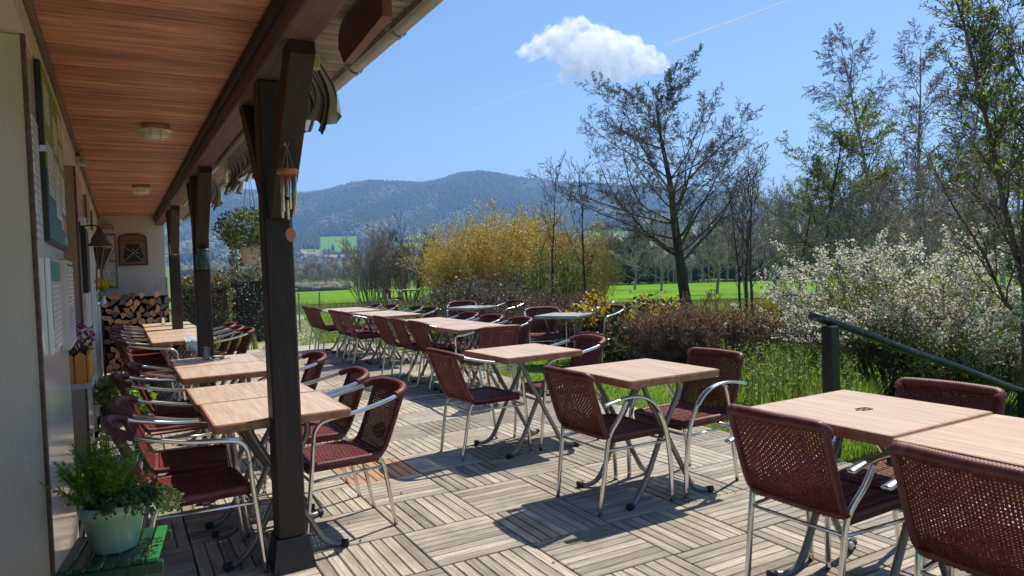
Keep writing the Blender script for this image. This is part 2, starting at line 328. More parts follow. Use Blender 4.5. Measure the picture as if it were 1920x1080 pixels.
def terrain(x, y):
    x = np.asarray(x, float); y = np.asarray(y, float); r = np.hypot(x, y); az = np.arctan2(x, y); H = ridge(az) * 3000 + 1.4
    kz = [-0.03, -0.03, -1.4, -2.8, -3.7, -4.0, -2.0, 22, 55, 0, 0, 0, 0, 0, 0]
    base = np.interp(r, _kr[:9], kz[:9])
    t = np.interp(r, [1600, 2000, 2300, 2700, 3000, 3400, 4200], [0, 0.24, 0.46, 0.84, 1.0, 0.86, 0.5])
    z = np.where(r < 1600, base, 55 + (H - 55) * t)
    z = z - 0.45 * sstep(3.4, 7.5, x - 0.4 * y) * sstep(0.5, 3.0, x - 3.4) * (r < 400)
    big = (np.sin(az * 23 + r * 0.004) * 6 + np.sin(az * 57 - r * 0.007) * 4 + np.sin(az * 11 + 2) * 5) * sstep(1300, 2400, r) * (1 - 0.75 * sstep(2600, 3000, r))
    return z + big
def T(x, y): return float(terrain(x, y))

def build_ground():
    rad = np.concatenate([[0.0], np.geomspace(1.0, 30, 60), np.geomspace(31, 400, 50), np.linspace(430, 1600, 40), np.linspace(1630, 4200, 90)])
    az = np.concatenate([np.linspace(-0.35, 1.5, 440), np.linspace(1.5, 2 * PI - 0.35, 140)[1:-1]])
    n = len(az); A, Rr = np.meshgrid(az, rad); X = Rr * np.sin(A); Y = Rr * np.cos(A); Z = terrain(X, Y)
    inside = (X > -0.6) & (X < 4.25) & (Y < 14.0) & (Rr < 30); Z = np.where(inside, -0.09, Z)
    V = np.stack([X, Y, Z], -1).reshape(-1, 3)
    I = np.arange(len(rad) - 1)[:, None] * n + np.arange(n)[None]; J = np.arange(len(rad) - 1)[:, None] * n + (np.arange(n)[None] + 1) % n
    F = np.stack([I, I + n, J + n, J], -1).reshape(-1, 4)
    me = np_mesh('ground', V, F, M['lawn'], smooth=True); me.materials.append(M['forest_floor'])
    ri = np.repeat(rad[:-1], n); me.polygons.foreach_set('material_index', (ri > 1250).astype(np.int32))
    new_obj('ground', me, kind='structure')
build_ground()
def sheet(name, px0, px1, d0, d1, m, off, na=40, nd=30, label=None):
    P = []
    for i in range(nd + 1):
        d = d0 * (d1 / d0) ** (i / nd)
        for j in range(na + 1):
            x, y = bear(px0 + (px1 - px0) * j / na, d); P.append((x, y, T(x, y) + off))
    F = [(i * (na + 1) + j, i * (na + 1) + j + 1, (i + 1) * (na + 1) + j + 1, (i + 1) * (na + 1) + j) for i in range(nd) for j in range(na)]
    new_obj(name, np_mesh(name, P, F, m, True), kind='structure', label=label)
sheet('field', 300, 1900, 34, 192, M['field'], 0.05)
sheet('field', 604, 672, 1400, 1720, M['field'], 3.0, 20, 12)
sheet('field', 566, 606, 1400, 1480, M['field'], 3.0, 20, 12)
sheet('field', 1100, 1180, 1500, 1700, M['field'], 4.0, 20, 12)
sheet('field', 740, 800, 1480, 1600, M['field'], 3.0, 20, 12)
mb = MB(); mb.add([(0.6, 14.05, -0.022), (3.4, 14.05, -0.022), (5.4, 24.5, -0.022), (2.2, 26, -0.022), (-1.5, 22, -0.022)], [(0, 1, 2, 3, 4)])
mb.obj('gravel_yard', M['gravel'], kind='structure')
def ribbon_path():
    pts = [(17.6, 13.9), (15.8, 13.1), (14.2, 12.1), (13.4, 10.6), (14.6, 9.0)]; pts = smooth_path([(a, b, 0) for a, b in pts], 8); V = []
    for i, p in enumerate(pts):
        t = (pts[min(i + 1, len(pts) - 1)] - pts[max(i - 1, 0)]).normalized(); nrm = Vector((-t.y, t.x, 0))
        for s in (-0.75, 0.75):
            q = p + nrm * s; V.append((q.x, q.y, T(q.x, q.y) + 0.03))
    new_obj('garden_path', np_mesh('garden_path', V, [(2 * i, 2 * i + 1, 2 * i + 3, 2 * i + 2) for i in range(len(pts) - 1)], M['path']), kind='structure')
ribbon_path()

# ------------------------------------------------------------------ deck of wooden tiles
rs = random.Random(4)
S0, GX, GY = 0.4963, 1.2587, 4.0694
deck = new_obj('terrace_deck', None, kind='structure'); deck.empty_display_size = 0.1
mb = MB(); mb.box(-0.262, 4.24, -4.0, 14.0, -0.085, -0.034); mb.obj('underlay', M['under'], deck)
NS = 8
def slat_box(b, k, bev=0.0035):
    wd = (S0 - 0.006) / NS; y0 = -S0 / 2 + 0.003 + k * wd
    b.box(-S0 / 2 + 0.003, S0 / 2 - 0.003, y0 + 0.0027, y0 + wd - 0.0027, -0.026, 0.0, bev)
slat_me = []
for k in range(NS):
    b = MB(); slat_box(b, k); slat_me.append(b.mesh('slat', M['deck']))
tile_me = []
for v in range(5):
    b = MB()
    for k in range(NS): slat_box(b, k, 0.003)
    tile_me.append(b.mesh('deck_tile', M['deck']))
b = MB()
for k in range(NS): slat_box(b, k)
tile_new = b.mesh('deck_tile', M['deck_new'])
base_b = MB()
for s in (-0.17, 0.0, 0.17): base_b.box(s - 0.015, s + 0.015, -S0 / 2 + 0.01, S0 / 2 - 0.01, -0.034, -0.0265)
tile_base = base_b.mesh('deck_tile', M['under'])
cells = []
for i in range(-3, 6):
    for j in range(-20, 16):
        cx = GX + (i + 0.5) * S0; cy = GY - (j + 0.5) * S0
        if cy < -3.6: continue  # unseen rows behind the camera added to bounce sunlight into the porch
        cells.append((math.hypot(cx, cy), i, j, cx, cy))
def inview(cx, cy):
    f = cx * 0.4833 + cy * 0.8754; l = cx * _R.x + cy * _R.y
    return f > 1.2 and abs(l) < f * 0.80 and 1.4 * FPX / f < 680
vis = sorted([c for c in cells if inview(c[3], c[4])])
near = set((c[1], c[2]) for c in vis[:37])
for dd, i, j, cx, cy in cells:
    rot = PI / 2 if (i + j) % 2 == 0 else 0.0
    rot += rs.choice((0, PI)) + rs.uniform(-0.006, 0.006)
    loc = (cx, cy, rs.uniform(-0.0015, 0.0015))
    if (i, j) == (0, -2): new_obj('deck_tile', tile_new, deck, loc, rot, label='orange new wooden tile among the grey ones')
    elif (i, j) in near:
        t = new_obj('deck_tile', tile_base, deck, loc, rot)
        for k in range(NS): new_obj('slat', slat_me[k], t)
    else: new_obj('deck_tile', rs.choice(tile_me), deck, loc, rot)

# ------------------------------------------------------------------ the restaurant building
bd = thing('restaurant_building', 'cream rendered restaurant front with a pine lined porch roof on dark timber posts', 'building')  # unseen near end stops short to let sky light into the porch
XW = -0.26
segs_y = [(3.155, 4.655), (6.6, 7.75), (8.75, 9.7), (10.7, 13.6)]
for a, b_ in segs_y:
    q = MB(); q.box(XW - 0.32, XW, a, b_, -0.08, 2.31, 0.006)
    q.obj('wall', M['white'] if a < 9 else M['plaster'], bd)
q = MB(); q.box(XW - 0.32, XW + 0.002, 0.9, 13.6, 2.3115, 2.47); q.obj('lintel', M['plaster'], bd)
q = MB(); q.box(XW - 0.32, XW, 0.9, 1.6, -0.08, 2.31); q.obj('wall', M['plaster'], bd)
# reveals (the far jamb of each opening faces the terrace end we stand at)
for i, (a, b_) in enumerate(segs_y):
    q = MB(); q.box(XW - 0.40, XW - 0.012, a - 0.006, a - 0.001, -0.05, 2.308); q.obj('jamb', M['reveal'] if i == 0 else M['reveal2'], bd)
    q = MB(); q.tube(smooth_path([(XW - 0.006, a - 0.004, z) for z in np.linspace(-0.02, 2.31, 12)], 2), 0.009, 6); q.obj('corner_trim', M['beam'], bd)
for (a, b_) in [(1.6, 3.155), (4.655, 6.6), (7.75, 8.75), (9.7, 10.7)]:
    wn = MB(); x = XW - 0.30
    wn.box(x - 0.03, x + 0.02, a, a + 0.07, 0, 2.3); wn.box(x - 0.03, x + 0.02, b_ - 0.08, b_ - 0.008, 0, 2.3)
    wn.box(x - 0.03, x + 0.019, a + 0.07, b_ - 0.08, 2.2, 2.3); wn.box(x - 0.03, x + 0.019, a + 0.07, b_ - 0.08, 0.0, 0.9 if a > 2 else 0.1)
    wn.box(x - 0.03, x + 0.018, (a + b_) / 2 - 0.03, (a + b_) / 2 + 0.03, 0.9 if a > 2 else 0.1, 2.2)
    w_ = wn.obj('window', M['white'], bd)
    g = MB(); g.box(x - 0.02, x - 0.008, a + 0.07, b_ - 0.08, 0.1, 2.2); g.obj('pane', M['glass_dark'], w_)
# white door frames standing proud further along the wall
for y0 in (7.78, 8.62, 9.74, 10.6):
    q = MB(); q.box(XW - 0.05, XW + 0.018, y0, y0 + 0.07, 0.0, 2.0, 0.004); q.obj('door_frame', M['white'], bd)
q = MB(); q.box(XW - 4, XW - 0.45, 0.9, 13.8, -0.05, 2.47); q.obj('interior_core', M['reveal2'], bd)
q = MB(); q.box(XW - 0.32, 0.72, 13.6, 13.82, -0.08, 2.47, 0.004); q.obj('end_wall', M['endwall'], bd)
q = MB(); q.box(0.722, 0.745, 13.585, 13.83, -0.02, 1.43, 0.003); q.obj('corner_board', M['white'], bd)
# ceiling
ceil = new_obj('ceiling', None, bd); ceil.empty_display_size = 0.1
b = MB(); b.box(0, 0.845, 0.003, 0.0855, 0, 0.014, 0.006); cb = b.mesh('ceiling_board', M['ceil'])
y = 0.92
while y < 13.5:
    new_obj('ceiling_board', cb, ceil, (XW + 0.003, y, 2.452 + rs.uniform(0, 0.0015)), None); y += 0.088
q = MB(); q.box(XW + 0.0035, XW + 0.028, 0.92, 13.59, 2.42, 2.45, 0.004); q.obj('ceiling_trim', M['beam'], bd)
# beams
q = MB(); q.box(0.585, 0.715, 0.9, 13.62, 2.303, 2.466, 0.006); q.obj('beam', M['beam'], bd)
q = MB(); q.box(0.560, 0.5845, 0.92, 13.59, 2.395, 2.45, 0.004); q.obj('beam_trim', M['post'], bd)
# eave boards and gutter
sof = new_obj('eave_soffit', None, bd); sof.empty_display_size = 0.1
b = MB(); b.box(0, 0.34, 0.005, 0.066, 0, 0.014, 0.003); sb = b.mesh('soffit_board', M['soffit'])
y = 0.92
while y < 13.9:
    new_obj('soffit_board', sb, sof, (0.716, y, 2.428 + rs.uniform(0, 0.003)), (0, 0, rs.uniform(-0.004, 0.004))); y += 0.070
q = MB(); prof = [(1.045 + 0.034 + 0.038 * math.cos(t), 2.425 + 0.040 * math.sin(t)) for t in np.linspace(PI, 2 * PI, 9)]
ys = np.arange(0.9, 14.0, 0.25)
V = []; 
for y in ys:
    sag = 0.004 * math.sin(y * 2.1) + 0.003 * math.sin(y * 5.3)
    for (x, z) in prof: V.append((x + sag, y, z + sag))
n = len(prof); F = [(i * n + j, i * n + j + 1, (i + 1) * n + j + 1, (i + 1) * n + j) for i in range(len(ys) - 1) for j in range(n - 1)]
q.add(V, F)
for y in np.arange(1.0, 14, 0.62): 
    q.add([(1.079 + 0.043 * math.cos(t), y + dy, 2.425 + 0.046 * math.sin(t)) for dy in (0, 0.05) for t in np.linspace(PI, 2 * PI, 9)], [(j, j + 1, 10 + j, 9 + j) for j in range(8)])
q.obj('gutter', M['gutter'], bd, True)
q = MB(); q.box(1.040, 1.046, 0.9, 13.9, 2.40, 2.52); q.obj('fascia', M['soffit'], bd)
q = MB(); q.add([(1.12, 0.7, 2.475), (1.12, 14, 2.475), (-4.2, 14, 4.2), (-4.2, 0.7, 4.2), (1.12, 0.7, 2.53), (1.12, 14, 2.53), (-4.2, 14, 4.26), (-4.2, 0.7, 4.26)],
                [(0, 1, 2, 3), (7, 6, 5, 4), (0, 4, 5, 1), (1, 5, 6, 2), (2, 6, 7, 3), (3, 7, 4, 0)]); q.obj('roof', M['roof'], bd)
# posts with knee braces and plinths
for py in (3.50, 7.01, 10.52):
    q = MB(); q.box(0.60, 0.73, py - 0.065, py + 0.065, 0.15, 2.302, 0.008); p_ = q.obj('post', M['post'], bd)
    for sy in (-1, 1):
        b = MB(); prof = [(0.06, 1.62), (0.075, 1.70), (0.62, 2.302), (0.50, 2.302), (0.07, 1.84)] if sy > 0 else [(0.066, 1.66), (0.15, 1.66), (0.69, 2.25), (0.69, 2.302), (0.57, 2.302), (0.066, 1.80)]
        b.prism([(0.617, py + sy * a, z) for a, z in prof], (0.095, 0, 0)); b.obj('knee_brace', M['post'], p_)
    b = MB(); a = 0.098; c = 0.073
    vs = [(0.665 + sx * a, py + sy * a, 0.0) for sx, sy in ((-1, -1), (1, -1), (1, 1), (-1, 1))] + [(0.665 + sx * c, py + sy * c, 0.155) for sx, sy in ((-1, -1), (1, -1), (1, 1), (-1, 1))]
    b.add(vs, [(3, 2, 1, 0), (4, 5, 6, 7), (0, 1, 5, 4), (1, 2, 6, 5), (2, 3, 7, 6), (3, 0, 4, 7)]); b.obj('plinth', M['black'], p_)

# ------------------------------------------------------------------ chairs
def weave(name, S, nu, nv, m, wu=0.62, wv=0.5, t=0.0035, amp=0.0016, fill=None, segs=None):
    """woven panel: ribs along v, strands along u over the surface S(u,v)->(point, normal)"""
    b = MB(); segs = segs or nv
    du = 1.0 / nu; dv = 1.0 / nv
    def strip(path, side, nrm, w, t):
        k = len(path); vs = []
        for p, s, n_ in zip(path, side, nrm):
            vs += [p + s * w - n_ * t, p + s * w + n_ * t, p - s * w + n_ * t, p - s * w - n_ * t]
        fs = [(4 * i + j, 4 * i + (j + 1) % 4, 4 * i + 4 + (j + 1) % 4, 4 * i + 4 + j) for i in range(k - 1) for j in range(4)]
        b.add(vs, fs)
    P0, _ = S(0.5, 0.5); 
    for i in range(nu):
        u = (i + 0.5) * du; path = []; side = []; nr = []
        for k in range(segs + 1):
            v = k / segs; p, n_ = S(u, v); pu, _ = S(min(u + 0.01, 1), v); pm, _ = S(max(u - 0.01, 0), v); s = (pu - pm); ww = s.length / 0.02 * du; s.normalize()
            path.append(p + n_ * amp * (1 if (k + i) % 2 else -1)); side.append(s); nr.append(n_)
        strip(path, side, nr, ww * wu * 0.5, t * 0.5)
    for k in range(nv):
        v = (k + 0.5) * dv; path = []; side = []; nr = []; ku = max(4, nu // 2)
        for i in range(ku + 1):
            u = i / ku; p, n_ = S(u, v); pu, _ = S(u, min(v + 0.01, 1)); pm, _ = S(u, max(v - 0.01, 0)); s = (pu - pm); ww = s.length / 0.02 * dv; s.normalize()
            path.append(p - n_ * amp * (1 if (k + i) % 2 else -1)); side.append(s); nr.append(n_)
        strip(path, side, nr, ww * wv * 0.5, t * 0.45)
    if fill:
        for i in range(nu):
            for k in range(nv):
                u = (i + 0.5) * du; v = (k + 0.5) * dv
                if fill(u, v):
                    q = [S(min(max(u + a, 0), 1), min(max(v + c_, 0), 1)) for a, c_ in ((-du * .5, -dv * .5), (du * .5, -dv * .5), (du * .5, dv * .5), (-du * .5, dv * .5))]
                    b.add([p + n_ * 0.003 for p, n_ in q], [(0, 1, 2, 3)])
    return b.mesh(name, m)

def back_surface(hw0, hw1, prof, curve):
    pr = [Vector((x, 0, z)) for x, z in prof]; sp = smooth_path(pr, 8); n = len(sp) - 1
    def S(u, v):
        f = min(v, 0.9999) * n; i = int(f); a = sp[i].lerp(sp[min(i + 1, n)], f - i); t = (sp[min(i + 1, n)] - sp[i]).normalized()
        hw = hw0 + (hw1 - hw0) * v; yy = (u * 2 - 1)
        nrm = Vector((-t.z, 0, t.x)); nrm = -nrm if nrm.x > 0 and False else nrm
        return Vector((a.x, yy * hw, a.z)) + nrm * (curve * v * (1 - yy * yy)), nrm.normalized()
    return S
def rolled(b, pts, r, rings, n=8, depth=0.14):
    P = smooth_path(pts, 8)
    # resample
    d = [0.0]
    for i in range(1, len(P)): d.append(d[-1] + (P[i] - P[i - 1]).length)
    out = []; rr = []; N = rings * 2; j = 0
    for i in range(N + 1):
        t = d[-1] * i / N
        while j < len(P) - 2 and d[j + 1] < t: j += 1
        f = (t - d[j]) / max(d[j + 1] - d[j], 1e-6); out.append(P[j].lerp(P[j + 1], f)); rr.append(r * (1 + (depth if i % 2 else -depth * 0.5)))
    b.tube(out, rr, n)

CH = {}
def chair_meshes(kind, wm, lod=1):
    d = {}; parts = []
    def add(name, mesh): parts.append((name, mesh))
    if kind == 'loop':
        prof = [(-0.135, 0.43), (-0.185, 0.44), (-0.215, 0.475), (-0.262, 0.60), (-0.335, 0.785)]; hw0, hw1 = 0.195, 0.20; curve = 0.035
        for s in (-1, 1):
            b = MB(); b.tube(smooth_path([(0.27, s * 0.25, 0.0), (0.245, s * 0.256, 0.25), (0.222, s * 0.262, 0.45), (0.212, s * 0.265, 0.57)], 3), 0.0125, 8); add('leg', b.mesh('leg', M['alu'], True))
            b = MB(); b.tube(smooth_path([(-0.27, s * 0.175, 0.0), (-0.225, s * 0.183, 0.25), (-0.198, s * 0.187, 0.375), (-0.16, s * 0.188, 0.405), (-0.02, s * 0.188, 0.408)], 4), 0.0125, 8); add('leg', b.mesh('leg', M['alu'], True))
            b = MB(); b.tube(smooth_path([(0.212, s * 0.265, 0.57), (0.203, s * 0.267, 0.625), (0.175, s * 0.27, 0.665), (0.12, s * 0.272, 0.685), (-0.05, s * 0.270, 0.705), (-0.22, s * 0.258, 0.742), (-0.28, s * 0.242, 0.760)], 5), 0.0155, 8, flat=0.8); add('armrest', b.mesh('armrest', M['alu'], True))
        b = MB(); rolled(b, [(-0.265, -0.247, 0.757), (-0.315, -0.222, 0.773), (-0.355, -0.15, 0.786), (-0.368, 0, 0.79), (-0.355, 0.15, 0.786), (-0.315, 0.222, 0.773), (-0.265, 0.247, 0.757)], 0.0205, 40); add('top_rail', b.mesh('top_rail', M['wicker_roll'], True))
        fx, rx = 0.235, -0.205; sy_f, sy_r, sw = 0.256, 0.185, 0.20
    else:
        prof = [(-0.14, 0.43), (-0.178, 0.436), (-0.205, 0.47), (-0.245, 0.60), (-0.30, 0.775)]; hw0, hw1 = 0.212, 0.212; curve = 0.022
        for s in (-1, 1):
            b = MB(); b.tube(smooth_path([(0.245, s * 0.257, 0.0), (0.238, s * 0.260, 0.22), (0.205, s * 0.266, 0.42), (0.150, s * 0.272, 0.54)], 4), 0.017, 8, flat=0.62, up=(0, 1, 0)); add('leg', b.mesh('leg', M['alu'], True))
            b = MB(); b.tube(smooth_path([(-0.245, s * 0.205, 0.0), (-0.205, s * 0.213, 0.25), (-0.178, s * 0.219, 0.42), (-0.125, s * 0.255, 0.54), (-0.085, s * 0.272, 0.628)], 4), 0.0125, 8); add('leg', b.mesh('leg', M['alu'], True))
            b = MB(); b.tube(smooth_path([(0.150, s * 0.272, 0.54), (0.085, s * 0.276, 0.605), (0.0, s * 0.279, 0.641), (-0.10, s * 0.281, 0.648), (-0.20, s * 0.281, 0.634), (-0.25, s * 0.281, 0.622)], 5), 0.0215, 8, flat=0.45, up=(0, 0, 1)); add('armrest', b.mesh('armrest', M['alu'], True))
        b = MB(); rolled(b, [(-0.278, -0.214, 0.755), (-0.300, -0.210, 0.776), (-0.308, -0.17, 0.782), (-0.322, 0, 0.784), (-0.308, 0.17, 0.782), (-0.300, 0.210, 0.776), (-0.278, 0.214, 0.755)], 0.021, 46); add('top_rail', b.mesh('top_rail', M['wicker_roll'], True))
        fx, rx = 0.225, -0.19; sy_f, sy_r, sw = 0.262, 0.215, 0.215
    S = back_surface(hw0, hw1, prof, curve)
    lens = lambda u, v: ((u - 0.5) / 0.26) ** 2 + ((v - 0.62) / 0.085) ** 2 < 1 and ((int(u * 60) + int(v * 60)) % 3 > 0)
    add('backrest', weave('backrest', S, 34, 66, wm, wu=0.60, wv=0.50, fill=lens))
    for s in (0, 1):
        b = MB(); rolled(b, [S(s, v)[0] + Vector((0, (0.006 if s else -0.006), 0)) for v in (0.0, 0.12, 0.3, 0.6, 0.99)], 0.0145, 34, 7)
        add('back_frame', b.mesh('back_frame', M['wicker_roll'], True))
    # seat
    def SS(u, v):
        x = -0.16 + v * 0.375; yy = u * 2 - 1
        z = 0.432 - 0.014 * (1 - yy * yy) * math.sin(PI * min(v, 1)) - (0.012 * max(0, v - 0.85) / 0.15)
        return Vector((x, yy * sw, z)), Vector((0, 0, 1))
    add('seat', weave('seat', SS, 12, 34, wm, wu=0.35, wv=0.72, t=0.005, segs=16))
    b = MB(); rolled(b, [(-0.175, -sw, 0.428), (0.0, -sw - 0.003, 0.428), (0.16, -sw - 0.003, 0.428), (0.212, -sw + 0.02, 0.424), (0.222, 0, 0.418), (0.212, sw - 0.02, 0.424), (0.16, sw + 0.003, 0.428), (0.0, sw + 0.003, 0.428), (-0.175, sw, 0.428), (-0.18, 0.1, 0.422), (-0.18, -0.1, 0.422), (-0.175, -sw, 0.428)], 0.0165, 80, 7)
    b.box(-0.17, 0.215, -sw - 0.014, -sw + 0.006, 0.395, 0.425, 0.004); b.box(-0.17, 0.215, sw - 0.006, sw + 0.014, 0.395, 0.425, 0.004); b.box(0.205, 0.232, -sw + 0.01, sw - 0.01, 0.385, 0.42, 0.005)
    add('seat_frame', b.mesh('seat_frame', M['wicker_roll'], True))
    b = MB(); b.tube([(rx, -sy_r, 0.355), (rx, sy_r, 0.355)], 0.008, 6); b.tube([(fx - 0.005, -sy_f, 0.36), (fx - 0.005, sy_f, 0.36)], 0.008, 6)
    for s in (-1, 1): b.tube([(rx, s * sy_r, 0.355), (fx - 0.005, s * sy_f, 0.36)], 0.0085, 6)
    add('stretcher', b.mesh('stretcher', M['alu'], True))
    return parts
for k in ('loop', 'arch'):
    CH[k] = chair_meshes(k, M['wicker']); 
CH['loop_red'] = [(n, (bpy.data.meshes.new_from_object(bpy.data.objects.new('x', me)) if n in ('backrest', 'seat') else me)) for n, me in CH['loop']]
for n, me in CH['loop_red']:
    if n in ('backrest', 'seat'): me.materials.clear(); me.materials.append(M['wicker_red'])
for ob in [o for o in bpy.data.objects if o.name.startswith('x') and o.users <= 1 and not o.users_collection]: bpy.data.objects.remove(ob)
rc = random.Random(7)
def chair(kind, x, y, deg, label, group, scale=1.0, z=0.0):
    t = thing('chair', label, 'chair', (x, y, z + 0.0005), math.radians(deg), group, scale)
    for n_, me in CH[kind]: new_obj(n_, me, t)
    return t
GL = 'maroon wicker terrace chairs'
# left row, backs to the wall, facing the lawn
LW = [(3.69, 'nearest maroon chair with its back to the wall, beside the potted conifer'), (4.25, 'second wall-side chair at the nearest porch table'),
      (5.38, 'wall-side chair at the nearer table of the second porch pair'), (6.02, 'wall-side chair at the porch table with the drinking glass'),
      (8.55, 'nearest of the maroon chairs packed along the wall toward the firewood'), (9.20, 'second of the maroon chairs packed along the wall toward the firewood'),
      (9.80, 'third of the maroon chairs packed along the wall toward the firewood'), (10.40, 'fourth of the maroon chairs packed along the wall toward the firewood'),
      (11.05, 'fifth of the maroon chairs packed along the wall toward the firewood'), (11.75, 'last of the chairs along the wall, right before the firewood')]
for i, (y, lab) in enumerate(LW):
    x = [0.27, 0.30, 0.29, 0.37, 0.30, 0.25, 0.24, 0.25, 0.27, 0.28][i]
    chair('loop', x, y, [4, -3, 2, -2, 3, -2, 1, 2, -3, 1][i], lab, GL, 0.955)
for x, y, deg, lab in [(1.01, 3.88, 180 + 3, 'nearest maroon chair on the open side of the porch tables, right of front post'), (1.00, 4.50, 180 - 3, 'second chair on the open side of the first porch table'),
                       (1.02, 5.62, 180, 'chair half hidden by the front post at the second porch table'), (1.02, 8.95, 182, 'nearest of three garden-side chairs at the far porch tables'),
                       (0.98, 9.45, 178, 'middle of three garden-side chairs at the far porch tables'), (0.97, 10.10, 181, 'far one of three garden-side chairs at the far porch tables')]:
    chair('loop', x, y, deg, lab, GL, 0.955)
chair('loop', 2.375, 4.85, 3, 'maroon wicker chair at the left of the single mid deck table', GL)
chair('loop', 3.02, 4.80, 180 - 6, 'maroon wicker chair at the lawn side of the single mid deck table', GL)
chair('arch', 2.507, 3.41, 2, 'maroon wicker chair with arched arms at the left of the middle square table', GL)
chair('arch', 3.10, 3.42, 182, 'maroon wicker chair with arched arms facing us at the right of the middle square table', GL)
chair('arch', 2.49, 1.92, 2, 'maroon chair with arched arms before the joined right tables, left of two', GL)
chair('arch', 2.43, 1.165, -1, 'closest maroon wicker chair, cut by the right edge of the photo', GL)
chair('arch', 2.97, 1.84, 184, 'maroon chair behind the joined right tables, mostly its back rail visible', GL)
for i, (y, lab) in enumerate([(7.70, 'nearest of three close-set chairs left of the long table'), (8.34, 'middle of three close-set chairs left of the long table'), (9.00, 'farthest of three close-set chairs left of the long table')]):
    chair('loop', 3.30, y, [1, -2, 1][i], 'maroon wicker chair, ' + lab, GL)
for i, (y, lab) in enumerate([(10.48, 'nearer crimson chair left of the middle table of the far row'), (11.10, 'farther crimson chair left of the middle table of the far row')]):
    chair('loop_red', 3.25, y, [-2, 2][i], lab + ', redder than the others', GL)
for i, (y, lab) in enumerate([(12.33, 'nearer dark chair at the left of the last table by the gravel'), (12.93, 'leftmost dark chair at the deck end by the gravel')]):
    chair('loop', 3.25, y, [0, 2][i], lab, GL)
chair('loop', 3.34, 6.63, 88, 'maroon wicker chair at the near head of the long table, back turned to us', GL)
for i, (x, y, lab) in enumerate([(3.72, 7.12, 'nearest chair on the lawn side of the long table'), (3.70, 7.78, 'second chair on the lawn side of the long table'), (3.72, 8.50, 'third chair on the lawn side of the long table'),
                    (3.90, 10.25, 'nearer lawn-side chair of the middle far table'), (3.90, 10.85, 'farther lawn-side chair of the middle far table'), (3.80, 11.75, 'nearer lawn-side chair of the last table'), (3.72, 12.35, 'farther lawn-side chair of the last table')]):
    chair('loop', x, y, 180 + [-2, 2, 0, 1, -1, 2, -3][i], 'maroon wicker chair, ' + lab, GL)
chair('loop', 5.95, 8.26, 196, 'chair on the lawn at the right of the grey table, leaning before the flowering mahonia', GL, z=-0.03)
chair('loop', 5.30, 8.66, 248, 'chair on the lawn behind the nearer grey table, facing us', GL, z=-0.03)
chair('loop', 5.44, 11.75, 246, 'chair under the farther grey table before the dark rounded shrub, facing us', GL, z=-0.03)
chair('loop', 5.97, 11.15, 192, 'chair at the right of the farther grey table before the dark rounded shrub', GL, z=-0.03)
chair('loop', 8.65, 24.3, -12, 'left chair of the pair at the lone table far out on the lawn', GL, z=-0.04)
chair('loop', 9.72, 23.75, 170, 'right chair of the pair at the lone table far out on the lawn', GL, z=-0.04)

# ------------------------------------------------------------------ tables
def table_meshes(top, edge):
    parts = []; s = 0.34
    b = MB(); b.box(-s + 0.012, s - 0.012, -s + 0.012, s - 0.012, 0.728, 0.745, 0.0025); parts.append(('tabletop', b.mesh('tabletop', top)))
    # moulded edge: profile swept round a rounded square, slightly proud below the surface
    b = MB(); prof = [(-0.013, 0.7444), (-0.004, 0.7440), (0.0, 0.737), (0.0, 0.722), (-0.004, 0.716), (-0.004, 0.703), (-0.012, 0.699), (-0.03, 0.699), (-0.03, 0.727)]
    R = 0.018; ring = []
    for cx, cy, a0 in ((s - R, s - R, 0), (-s + R, s - R, 90), (-s + R, -s + R, 180), (s - R, -s + R, 270)):
        for k in range(5):
            a = math.radians(a0 + k * 22.5); ring.append((cx, cy, math.cos(a), math.sin(a)))
    V = [(cx + (R + o) * ca, cy + (R + o) * sa, z) for (cx, cy, ca, sa) in ring for (o, z) in prof]; n = len(prof); k = len(ring)
    b.add(V, [(i * n + j, i * n + (j + 1) % n, ((i + 1) % k) * n + (j + 1) % n, ((i + 1) % k) * n + j) for i in range(k) for j in range(n)])
    parts.append(('edge_moulding', b.mesh('edge_moulding', edge)))
    caps = []
    for s_ in (-1, 1):
        b = MB(); y = s_ * 0.235
        b.tube(smooth_path([(0.275, y + s_ * 0.035, 0.020), (0.235, y + s_ * 0.015, 0.022), (0.185, y, 0.055), (0.13, y, 0.15), (0.0, y, 0.385), (-0.13, y, 0.62), (-0.165, y, 0.70)], 4), 0.0165, 8); parts.append(('leg', b.mesh('leg', M['tube'], True)))
        caps.append((0.287, y + s_ * 0.041, 0.020, 0.97, s_ * 0.3))
        b = MB(); y = s_ * 0.198
        b.tube(smooth_path([(-0.275, y + s_ * 0.045, 0.020), (-0.235, y + s_ * 0.02, 0.022), (-0.185, y, 0.055), (-0.12, y, 0.15), (0.0, y, 0.385), (0.085, y, 0.53), (0.135, y, 0.62), (0.13, y, 0.70)], 4), 0.0165, 8); parts.append(('leg', b.mesh('leg', M['tube'], True)))
        caps.append((-0.287, y + s_ * 0.053, 0.020, -0.97, s_ * 0.35))
    for x, y, z, dx, dy in caps:
        b = MB(); b.tube([(x - dx * 0.012, y - dy * 0.012, z), (x + dx * 0.022, y + dy * 0.022, z)], 0.0198, 10)
        parts.append(('foot_cap', b.mesh('foot_cap', M['rubber'], True)))
    for q in ([(-0.165, -0.235, 0.694), (-0.165, 0.235, 0.694)], [(0.13, -0.198, 0.694), (0.13, 0.198, 0.694)], [(0.0, -0.256, 0.385), (0.0, 0.256, 0.385)]):
        b = MB(); b.tube(q, 0.010, 6); parts.append(('cross_bar', b.mesh('cross_bar', M['tube'])))
    b = MB(); b.box(-0.30, 0.30, -0.03, 0.03, 0.7, 0.726); parts.append(('top_batten', b.mesh('top_batten', M['tube'])))
    return parts
TB = {'tan': table_meshes(M['table'], M['table_edge']), 'grey': table_meshes(M['table_grey'], M['table_grey'])}
